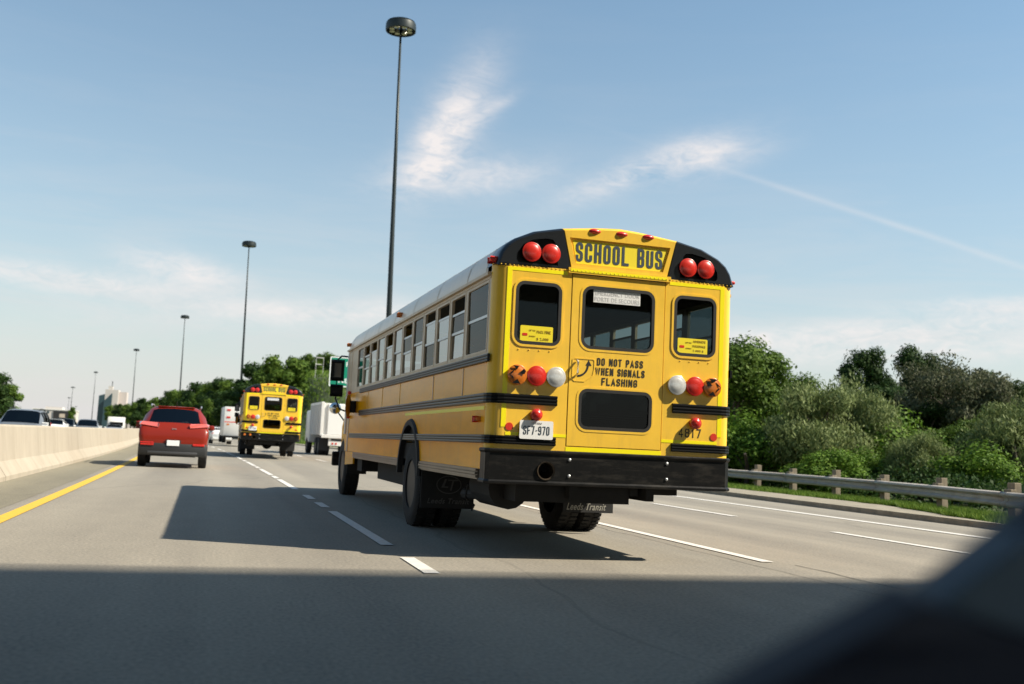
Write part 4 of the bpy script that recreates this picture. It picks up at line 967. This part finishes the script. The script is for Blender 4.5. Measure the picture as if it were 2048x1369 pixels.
for y in (1.3, 5.4):
    for s_ in (-1, 1): wheel(am, s_ * 1.0, y, .40, .28, s_)

# white dump truck ahead on the right
dt = empty('dump_truck', (6.55 + .75, 60.5, 0), (0, 0, .035), label='white dump truck between the two school buses, tailgate facing the camera', cat='truck')
MB().box(-1.22, 1.22, .10, 5.2, 1.18, 3.05, .03).box(-1.25, -1.15, .1, 5.2, 2.98, 3.12).build('dump_body', WHITE, dt)
MB().box(-.88, 1.16, -.02, .12, 1.22, 3.0, .03).build('tailgate', mat('tailgate_white', (.76, .75, .72), .4), dt)
for x in (-1.2, 1.2): MB().box(x - .09, x + .09, -.03, .1, 1.15, 3.1, .02).build('corner_post', WHITE, dt)
for k in range(6): MB().box(-1.30, -1.22, .5 + .85 * k, .62 + .85 * k, 1.2, 3.0, .01).build('side_rib', WHITE, dt)
MB().box(-1.2, 1.2, -.05, .1, 1.02, 1.22, .02).build('tail_board', WHITE, dt)
MB().box(-.75, .95, .05, .12, .58, 1.06, .01).build('apron', WHITE, dt); MB().box(-.6, .45, .03, .05, .88, .98).build('lamp_bar', BLK, dt)
for x in (-.5, -.3, .5, .75): MB().box(x - .05, x + .05, .03, .05, .66, .76).build('tail_light', REDL, dt)
MB().box(-.5, .5, .3, 7.5, .55, 1.15).build('chassis', CHAS, dt)
MB().box(-1.2, 1.2, 5.5, 7.6, .7, 2.75, .15).build('cab', WHITE, dt, 'yes')
for y in (1.1, 2.4, 6.6):
    for s_ in (-1, 1): wheel(dt, s_ * 1.05, y, .52, .3, s_)
    if y < 3:
        for s_ in (-1, 1): wheel(dt, s_ * .72, y, .52, .28, s_)
for s_ in (-1, 1): MB().box(s_ * .72, s_ * 1.22, .30, .33, .30, 1.02).build('mud_flap', RUB, dt)

# ------------------------------------------------------------------ high mast lights
def mast():
    R_ = empty('high_mast_light'); H = 42
    MB().tube([(0, 0, -.3), (0, 0, 14), (0, 0, 28), (0, 0, H)], [.31, .26, .18, .10], 16).build('pole', POLE, R_, 'all')
    rg = MB().lathe([(1.38, -.42), (1.47, -.38), (1.50, 0), (1.46, .36), (1.36, .42), (1.32, .0)], (0, 0, H - .55), 'z', 28, closed=True).build('light_shield', POLE, R_, 'yes')
    top = MB().lathe([(1.36, .12), (1.0, .28), (.3, .38), (.001, .40)], (0, 0, H - .15), 'z', 28); top.build('hood', POLE, R_, 'yes')
    rb = MB()
    for k in range(6):
        a = pi * k / 3; rb.tube([(0, 0, H - .5), (1.36 * cos(a), 1.36 * sin(a), H - .5)], .05, 6)
    rb.build('ring_arms', POLE, R_)
    for k in range(8):
        a = pi / 4 * k + .2; x, y = .92 * cos(a), .92 * sin(a)
        MB().lathe([(.10, .5), (.14, .3), (.26, -.05), (.27, -.12), (.001, -.14)], (x, y, H - .75), 'z', 14).build('lamp', mat('lamp_lens', (.62, .58, .50), .3, .2), R_, 'yes')
    return R_
ms = mast()
PM = [(15.6, 96.4), (5.4, 224), (-11.7, 382), (-40.3, 563), (-87, 827), (-147, 1189), (-208, 1650), (-283, 2368)]
ML = ['tallest and nearest high mast light pole, rising behind the near school bus', 'second nearest high mast light pole, rising behind the farther school bus', 'high mast light pole above the left part of the tree line, third nearest',
      'high mast light pole just left of the red car, fourth nearest', 'high mast light pole in front of the tower block, fifth nearest', 'taller of the two close thin mast poles over the far low building',
      'shorter of the two close thin mast poles over the far low building', 'farthest and smallest high mast light pole, right of the low building']
for i, (x, y) in enumerate(PM):
    o = ms if i == 0 else copy_tree(ms)
    o.location = (x, y, -.1); o.rotation_euler = (0, -.022, .4 * i); tag(o, ML[i], 'light mast', 'high mast lights along the highway')
    if i > 4: o.scale = (1.5, 1.5, 1)

# ------------------------------------------------------------------ signs
sgn = empty('road_sign', (14.15, 105.5, -.15), (0, 0, .02), label='green highway direction sign with white letters behind the near bus mirror', cat='sign')
MB().box(-3.1, 3.1, -.03, .03, 6.45, 9.5, .01).build('sign_panel', GRN, sgn)
bd = MB().plate([rrect(-3.1, 3.1, 6.45, 9.5, .15), rrect(-3.0, 3.0, 6.55, 9.4, .12)], .03, .035, lambda a, b, t: (a, -t, b)); bd.build('border', PLATE, sgn)
text('NES', 'lettering', 1.35, .48, lambda a, b, t: (-2.15 + a, -.036 - t, 6.85 + b), PLATE, sgn, bold=.02)
text('R', 'lettering', .38, .48, lambda a, b, t: (-1.45 + a, -.036 - t, 8.55 + b), PLATE, sgn, bold=.02)
for x in (1.6, 2.8): MB().box(x - .08, x + .08, .04, .2, -.3, 9.3).build('post', STEEL, sgn)
MB().box(-2.9, 2.95, .04, .12, 6.9, 7.0).box(-2.9, 2.95, .04, .12, 8.9, 9.0).build('beam', STEEL, sgn)
fr = empty('sign_frame', (19.0, 200, th(19.0 - sh(200), 200) - .2), label='small pale open frame standing on the green bank below the trees', cat='frame')
MB().box(-.75, -.69, -.04, .04, -.2, 3.9).build('post', WHITE, fr); MB().box(-.75, .75, -.04, .04, 3.85, 3.97).build('top_bar', WHITE, fr); MB().box(-.85, .35, -.05, .03, 2.55, 2.68).build('lower_bar', WHITE, fr)
MB().box(.66, .72, -.04, .04, 1.0, 3.86).build('post', WHITE, fr)
dl = empty('marker_post', (17.75, 33.9, -.1), label='slim white marker post behind the guardrail right of the near bus', cat='post')
MB().box(-.035, .035, -.02, .02, 0, 2.2).build('post', WHITE, dl); MB().box(-.09, .09, -.03, -.02, 1.75, 2.25, .005).build('marker_plate', PLATE, dl)

# ------------------------------------------------------------------ far buildings
HOUSE = mat('pale_stone', (.52, .48, .44), .9, noise_amt=.1); GLB = mat('curtain_glass', (.045, .085, .10), .25, .2, noise_amt=.2, noise_scale=.05)
def facade(parent, x0, x1, y, z0, z1, nx_, nz_, m_=GLB, w=.6, h=.55):
    me = None; dx = (x1 - x0) / nx_; dz = (z1 - z0) / nz_
    for i in range(nx_):
        for k in range(nz_):
            if me is None:
                o = MB().box(-dx * w / 2, dx * w / 2, -.15, .1, -dz * h / 2, dz * h / 2).build('window', m_, parent); me = o
            else:
                o = me.copy(); C.objects.link(o); o.parent = parent
            o.location = (x0 + dx * (i + .5), y, z0 + dz * (k + .5))
tw = empty('tower_block', (-99, 1070, 0), (0, 0, .0), label='tall far tower block with dark glass side and pale blank side', cat='building')
MB().box(-3.5, 8.5, 0, 20, 0, 37.5).build('pale_core', HOUSE, tw); MB().box(-1.0, 3.0, 2, 8, 37.5, 41).build('roof_room', HOUSE, tw)
MB().box(8.6, 16, 6, 24, 0, 36).build('pale_wing', mat('pink_stone', (.50, .44, .41), .9), tw)
MB().add([(-9, 0, 0), (-3.6, 0, 0), (-3.6, 0, 33), (-9, 0, 31), (-9, 18, 0), (-3.6, 18, 0), (-3.6, 18, 33), (-9, 18, 31)], [(0, 1, 2, 3), (4, 7, 6, 5), (0, 3, 7, 4), (1, 5, 6, 2), (3, 2, 6, 7)]).build('glass_wing', GLB, tw)
MB().add([(-3.5, -6, 0), (3.4, -6, 0), (3.4, -6, 34), (-3.5, -6, 26), (-3.5, -.1, 0), (3.4, -.1, 0), (3.4, -.1, 34), (-3.5, -.1, 26)], [(0, 1, 2, 3), (4, 7, 6, 5), (0, 3, 7, 4), (1, 5, 6, 2), (3, 2, 6, 7)]).build('glass_front', GLB, tw)
MB().tube([(2.0, 4, 41), (2.0, 4, 46)], .35, 6).build('antenna', POLE, tw)
lb = empty('low_building', (-89, 640, 0), (0, 0, 0), label='long low beige building with a dark entrance section on the horizon', cat='building')
MB().box(-10, 12, 0, 20, 0, 9.2).build('wall', HOUSE, lb); MB().box(-4, 5, 3, 14, 9.2, 11).build('roof_room', HOUSE, lb); MB().box(-10.3, 12.3, -.4, 20, 9.2, 9.7).build('roof_edge', WHITE, lb)
facade(lb, -8, -1, -.02, 4, 9, 4, 2); MB().box(1.0, 10.5, -.5, -.1, 1, 8.7).build('dark_front', mat('dark_front', (.02, .018, .018), .5), lb)
MB().box(4.2, 7.2, -.75, -.5, 5.0, 7.2, .1).build('sign_board', mat('warm_sign', (.45, .38, .30), .5), lb); MB().box(10.6, 13, -.6, 0, 0, 9.5).build('side_pier', HOUSE, lb)
pk = empty('pink_building', (-52, 745, 0), label='pale pink building showing above the trees left of the red car', cat='building')
MB().box(-9, 8, 0, 14, 0, 15.5).build('wall', mat('pink_stone', (.50, .44, .41), .9), pk); MB().box(-9.3, 8.3, -.3, 14.3, 15.5, 16.2).build('roof_edge', HOUSE, pk); facade(pk, -8, 7, -.02, 4, 15, 6, 3)

# ------------------------------------------------------------------ trees
def leaf_mesh(name, m_, rx, rz, z0, nlobe, nleaf, ls, long=1.0, droop=0, seed=0, lobe=.34, columnar=False):
    rnd = random.Random(seed); vs = []; fs = []; lobes = []
    for _ in range(nlobe):
        while True:
            p = Vector((rnd.uniform(-1, 1), rnd.uniform(-1, 1), rnd.uniform(-1, 1)))
            if p.length < 1 and p.length > .25: break
        lobes.append((Vector((p.x * rx * .78, p.y * rx * .78, z0 + rz + p.z * rz * .80)), rnd.uniform(.6, 1.25) * lobe * rx))
    per = nleaf // nlobe
    for c, r in lobes:
        out = Vector((c.x, c.y, (c.z - z0 - rz) * rx / rz))
        for _ in range(per):
            d = Vector((rnd.gauss(0, 1), rnd.gauss(0, 1), rnd.gauss(0, 1))).normalized()
            rr = r * (rnd.random() ** .38) * (1 + .12 * max(-2, min(1.6, rnd.gauss(0, 1))))
            p = c + Vector((d.x * rr, d.y * rr, d.z * rr * .85 - droop * rr * rnd.random()))
            if p.z < .05: continue
            n_ = (d + Vector((rnd.gauss(0, .42), rnd.gauss(0, .42), rnd.gauss(0, .42) + .2))).normalized()
            t = n_.cross(Vector((rnd.gauss(0, 1), rnd.gauss(0, 1), rnd.gauss(0, 1)))).normalized()
            if droop or long > 1.2: t = (t + Vector((0, 0, 1.2 if not droop else -1))).normalized(); 
            b = n_.cross(t).normalized(); s_ = ls * rnd.uniform(.6, 1.4); k = len(vs)
            vs += [p - t * s_ * long, p + b * s_ * .55, p + t * s_ * long, p - b * s_ * .55]; fs.append((k, k + 1, k + 2, k + 3))
    me = bpy.data.meshes.new(name); me.from_pydata([tuple(v) for v in vs], [], fs); me.materials.append(m_)
    return me, lobes
def trunk_mesh(lobes, th_, tr, m_, seed, multi=1):
    rnd = random.Random(seed); mb = MB()
    for q_ in range(multi):
        bx, byy = (rnd.uniform(-.6, .6), rnd.uniform(-.4, .4)) if multi > 1 else (0, 0)
        top = (bx * 2.2 + rnd.uniform(-.3, .3), byy * 2 + rnd.uniform(-.3, .3), th_)
        mb.tube([(bx, byy, -.4), (bx * 1.3 + .05, byy, th_ * .5), top], [tr * 1.25, tr, tr * .6], 8)
        for c, r in rnd.sample(lobes, min(len(lobes), 9)):
            p0 = Vector((bx * 1.3, byy, th_ * rnd.uniform(.5, .95))); p2 = Vector(c); p1 = (p0 + p2) / 2 + Vector((rnd.uniform(-.3, .3), rnd.uniform(-.3, .3), .2))
            mb.tube([p0, p1, p2], [tr * .42, tr * .28, tr * .08], 5, caps=False)
    me_o = mb.build('trunk', m_, None, 'yes', fix=False); me = me_o.data; bpy.data.objects.remove(me_o)
    return me
KINDS = {}
def kind(key, m_, rx, rz, z0, nlobe, nleaf, ls, th_, tr, bark=BARK, variants=2, **kw):
    multi = kw.pop('multi', 1); KINDS[key] = []
    for v in range(variants):
        me, lobes = leaf_mesh('crown', m_, rx, rz, z0, nlobe, nleaf, ls, seed=hash_(key) + v, **kw)
        KINDS[key].append((me, trunk_mesh(lobes, th_, tr, bark, hash_(key) + v, multi), z0 + 2 * rz))
def hash_(s): return sum(ord(c) * (i + 3) for i, c in enumerate(s))
kind('mid', LF_MID, 2.9, 3.5, 1.2, 30, 26000, .085, 4.5, .20, variants=3)
kind('dark', LF_DARK, 2.5, 4.0, 1.0, 28, 26000, .085, 5, .20, variants=3)
kind('willow', LF_OLIVE, 2.8, 2.6, .1, 44, 34000, .048, 3.0, .14, multi=3, long=2.2, variants=2)
kind('brown', LF_BROWN, 3.0, 2.5, 2.6, 46, 18000, .062, 5.0, .13, bark=BARKP, multi=5, variants=1, lobe=.26, long=1.5)
kind('bush', LF_BRIGHT, 1.6, 1.3, .0, 22, 16000, .060, 1.3, .06, multi=3, variants=2, lobe=.42)
kind('far', LF_MID, 4.4, 6.0, 1.6, 34, 10000, .27, 8, .3, variants=3)
kind('fardark', LF_DARK, 4.2, 6.2, 1.2, 34, 10000, .27, 8, .3, variants=2)
def tree(key, x, y, h, wscale, label, name='tree', cat='tree', group=None, z=None, v=None):
    me, tk, H = random.choice(KINDS[key]) if v is None else KINDS[key][v % len(KINDS[key])]
    xr = x - sh(y); s_ = h / H
    o = empty(name, (x, y, (th(xr, y) if z is None else z) - .05), (0, 0, random.uniform(0, 6.28)), label=label, cat=cat, group=group); o.scale = (s_ * wscale, s_ * wscale, s_)
    for nm, me_ in (('trunk', tk), ('crown', me)):
        c = bpy.data.objects.new(nm, me_); C.objects.link(c); c.parent = o
    return o
def PX(px, d):                                   # a place to stand, given a bearing and a distance
    v = CF * d + CR * ((px - 1024) / 2049 * d); return v.x, v.y
GB = 'trees behind the guardrail'
NEAR = [('mid', 1472, 48, 8.10, 1.15, 'tall mid green tree right beside the near bus, left end of the woods'), ('mid', 1535, 52, 6.10, 1.0, 'lower green tree between the left end tree and the grey green willow'),
 ('willow', 1630, 41, 4.40, 1.1, 'large grey green willow with feathery leaves, left of centre in the woods'), ('willow', 1700, 43, 4.70, .95, 'right hand grey green willow in front of the dark tall trees'),
 ('dark', 1728, 60, 8.75, .85, 'dark tree with a notched top behind the right hand willow'), ('dark', 1795, 60, 9.15, .80, 'tallest dark tree with a pointed top, middle of the right woods'), ('dark', 1842, 60, 8.95, .78, 'second tallest dark tree just right of the pointed one'),
 ('brown', 1905, 50, 6.90, 1.2, 'round brownish tree with many pale bare stems showing'), ('dark', 1945, 60, 7.75, 1.0, 'dark tree behind the brownish pale stemmed tree'), ('dark', 2025, 56, 6.85, 1.0, 'dark tree at the right picture edge'),
 ('bush', 1800, 43, 3.30, 1.3, 'bright green round bush below the tallest dark tree'), ('willow', 1845, 37, 2.55, 1.0, 'small pale feathery bush in front, below the brownish tree'), ('mid', 1925, 42, 3.60, 1.2, 'low green tree below the pale stems of the brownish tree'),
 ('willow', 2035, 37, 3.90, 1.1, 'olive feathery tree at the right edge above the guardrail'), ('bush', 1490, 42, 2.90, 1.3, 'bright green bush right behind the guardrail beside the bus'), ('bush', 1555, 42, 2.40, 1.3, 'low green bush left of the large willow'),
 ('bush', 1745, 38, 1.70, 1.3, 'low bush between the two willows and the small feathery one'), ('mid', 1985, 44, 4.20, 1.2, 'green tree between the pale stemmed tree and the right edge'), ('bush', 1960, 35, 2.00, 1.4, 'low bush behind the rightmost guardrail posts'),
 ('mid', 1440, 56, 6.80, 1.1, 'green tree mostly hidden behind the right rear corner of the bus'), ('dark', 1600, 60, 5.95, 1.2, 'dark low tree behind the large willow'), ('dark', 1660, 62, 6.35, 1.2, 'dark tree in the gap behind the two willows'),
 ('dark', 1880, 64, 7.95, 1.0, 'dark tree behind the brownish one, left of its centre'), ('dark', 1500, 60, 6.25, 1.2, 'dark tree behind the left end tree of the woods'), ('dark', 1770, 54, 6.15, 1.1, 'dark tree filling the foot of the tallest trees'),
 ('bush', 1655, 37, 1.80, 1.4, 'low bush at the foot of the large willow'), ('dark', 2080, 50, 7.05, 1.1, 'dark tree just past the right edge of the woods'), ('dark', 1850, 50, 4.95, 1.2, 'dark low tree left of the pale stems'), ('dark', 2000, 50, 5.55, 1.2, 'dark low tree behind the guardrail near the right edge'),
 ('dark', 1760, 64, 7.6, 1.2, 'broad dark tree right behind the pointed tallest tree'), ('dark', 1905, 62, 8.1, 1.2, 'broad dark tree towering behind the brownish one'), ('mid', 1585, 50, 6.2, 1.1, 'mid green tree behind the left shoulder of the large willow'),
 ('dark', 1980, 60, 7.7, 1.1, 'dark tree behind, near the right picture edge, second from it'), ('mid', 1680, 50, 5.4, 1.0, 'mid green tree between the tops of the two willows')]
for i, (k, px, d, h, ws, lab) in enumerate(NEAR):
    x, y = PX(px, d); tree(k, x, y, h, ws, lab, 'bush' if k == 'bush' or h < 2.6 else 'tree', 'bush' if k == 'bush' or h < 2.6 else 'tree', GB, v=i)
# tree line along the right side of the far road, nearest last
FAR = [(235, 620, 15), (252, 520, 14.5), (268, 480, 13), (283, 450, 14), (300, 430, 15.5), (318, 400, 14), (333, 380, 14.5), (350, 350, 15), (366, 330, 15.5), (384, 310, 15), (402, 290, 15.5), (418, 275, 14.5), (436, 262, 15.5), (455, 250, 15), (476, 240, 15), (497, 228, 14.5),
       (520, 205, 16), (545, 195, 16.5), (572, 185, 17), (603, 240, 20.5), (628, 240, 22), (655, 238, 21.5), (684, 236, 20.5), (712, 230, 19), (745, 225, 18), (590, 215, 17.5), (645, 275, 23), (420, 240, 10), (450, 225, 10.5), (478, 210, 10.5), (385, 280, 10), (350, 320, 10), (318, 370, 9.5), (285, 420, 9), (505, 190, 11), (470, 185, 9), (440, 205, 8.5)]
FARL = ['leftmost treetop of the line, nearest the tower block', 'second treetop from the left end of the line', 'low treetop left of the fourth light pole', 'treetop just right of the fourth light pole', 'treetop above the left shoulder of the red car',
 'treetop over the left roof rail of the red car', 'treetop over the middle of the red car roof', 'treetop above the right half of the red car roof, beside the third light pole', 'treetop right behind the third light pole', 'treetop just right of the third light pole',
 'treetop right of the red car roof', 'treetop above the gap between red car and ambulance', 'treetop above the left side of the ambulance', 'treetop above the right side of the ambulance', 'treetop behind the second light pole', 'treetop just right of the second light pole',
 'tall crown above the left side of the farther school bus', 'tall crown above the roof sign of the farther school bus', 'tall crown above the right side of the farther school bus', 'crown on the bank crest just right of the farther bus', 'highest crown on the bank crest, left of the green sign', 'crown on the bank directly above the left edge of the green sign',
 'crown on the bank behind the near bus mirror', 'bank crown mostly hidden by the near bus front', 'bank crown hidden behind the near bus windows', 'crown at the left foot of the bank crest', 'rearmost crown peeking over the bank crest',
 'low tree above the ambulance roof', 'low tree between ambulance and farther school bus', 'low tree touching the farther school bus roof on its left', 'low tree right of the red car at window height', 'low tree behind the red car roof', 'low tree left of the red car', 'low tree behind the fourth light pole', 'low tree just behind the farther school bus roof', 'low tree right of the ambulance', 'low tree above the dark teal car']
for i, (px, d, h) in enumerate(FAR):
    x, y = PX(px, d); z = th(x - sh(y), y) if px > 525 else -.1
    lo = h < 12 and px < 525
    tree('fardark' if i % 3 == 1 or lo and i % 2 else 'far', x, y, h - (z + .1), 1.0 if not lo else 1.15, 'green ' + FARL[i], group='tree line right of the far road', z=z)
for px, d, h, lab in ((-8, 132, 8.3, 'dark green tree at the left picture edge behind the minivan'), (22, 150, 7.4, 'green tree just right of the left edge tree'), (-45, 128, 9, 'dark green tree cut off by the left picture edge')):
    x, y = PX(px, d); tree('fardark' if px < 0 else 'far', x, y, h, 1.2, lab, group='trees beyond the oncoming lanes', z=-.1)
x, y = PX(157, 420); tree('far', x, y, 9.5, .6, 'tiny lone tree on the horizon beside the low building', z=-.1)
for k in range(26):
    y = -8 + 5.2 * k; tree(('mid', 'dark')[k % 2], -27 - 3 * (k % 3) + sh(y), y, 6.4 + 1.6 * ((k * 7) % 5) / 4, 1.25, 'green tree in the row across the oncoming lanes, left of the picture', group='trees across the oncoming lanes', z=-.1)
# undergrowth right behind the rail
def undergrowth():
    vs = []; fs = []; rnd = random.Random(5)
    for _ in range(90000):
        Y = rnd.uniform(8, 75); xr = lerp_pts(RAIL, Y) + 1.4 + rnd.random() ** .8 * 16
        hh = .9 + .9 * noise.noise((xr * .35, Y * .22, 0)) + .3 * noise.noise((xr * 1.3, Y, 4)); hh *= min(1, (xr - lerp_pts(RAIL, Y) - .9) / 2.2)
        z = max(.02, hh) * rnd.random() ** .5; x = RX(xr, Y)
        t = Vector((rnd.gauss(0, 1), rnd.gauss(0, 1), rnd.gauss(0, 1) + .5)).normalized(); b = t.cross(Vector((rnd.gauss(0, 1), rnd.gauss(0, 1), rnd.gauss(0, 1)))).normalized(); s_ = rnd.uniform(.04, .09); p = Vector((x, Y, z)); k = len(vs)
        vs += [p - t * s_, p + b * s_ * .6, p + t * s_, p - b * s_ * .6]; fs.append((k, k + 1, k + 2, k + 3))
    o = MB().add(vs, fs).build('undergrowth', LF_DARK, None, fix=False); tag(o, 'tangled green undergrowth between the guardrail and the trees', kind='stuff')
undergrowth()

# ------------------------------------------------------------------ unseen concrete structure, added to throw shade on the near road
br = empty('shade_caster', (0, 0, 0), label='added concrete shade structure above and behind the camera, out of view', cat='shade caster')
YE = 3.5
MB().box(-34, 40, YE - 16, YE, 5.6, 6.6).build('shade_deck', CONC2, br)
MB().box(-34, 40, YE - .35, YE - .05, 6.6, 7.0).build('shade_parapet', CONC2, br)
rails = MB(); z = 7.0  # bars spaced wider upward so the added shade fades softly at its edge
while z < 11.2:
    t = (z - 7.0) / 4.4; rails.box(-34, 40, YE - .20, YE - .17, z, z + .03); z += .03 / max(.04, 1 - t)
rails.build('shade_bars', STEEL, br)
for x in (-20.5, 20.5): MB().box(x - .6, x + .6, YE - 15, YE - 1, -.3, 5.6).build('shade_pier', CONC2, br)

# ------------------------------------------------------------------ inside of the car the picture is taken from
cc = empty('car_interior', (.35, .45, .75), label='dark blurred window corner and door trim of the car in front of the camera', cat='car interior')
def CP(px, py, d): v = CAM + CF * d + CR * ((px - 1024) / 2049 * d) - CU * ((py - 684.5) / 2049 * d); return v
def slab(pts, thick, name, m_):
    vs = [CP(*p) for p in pts]; n = len(vs); nr = CF
    mb = MB(); a = [v - cc.location for v in vs]; b = [v + nr * thick for v in a]
    mb.add([*a, *b], [tuple(range(n)), tuple(range(2 * n - 1, n - 1, -1))] + [(i, (i + 1) % n, n + (i + 1) % n, n + i) for i in range(n)])
    o = mb.build(name, m_, cc)
    md = o.modifiers.new('bevel', 'BEVEL'); md.width = .004; md.segments = 2
slab([(2180, 925, .62), (2180, 1090, .62), (1900, 1225, .60), (1830, 1245, .60), (1838, 1210, .60), (2010, 1080, .62)], .03, 'window_frame', BLK)
slab([(2180, 1000, .60), (2180, 1330, .60), (1990, 1262, .59), (1880, 1212, .585), (1960, 1150, .59), (2060, 1080, .60)], .03, 'corner_trim', TRIM)
slab([(1850, 1205, .55), (2010, 1268, .55), (2200, 1330, .55), (2200, 1480, .52), (1370, 1480, .50), (1570, 1362, .52), (1720, 1282, .54)], .05, 'door_trim', NAVY)
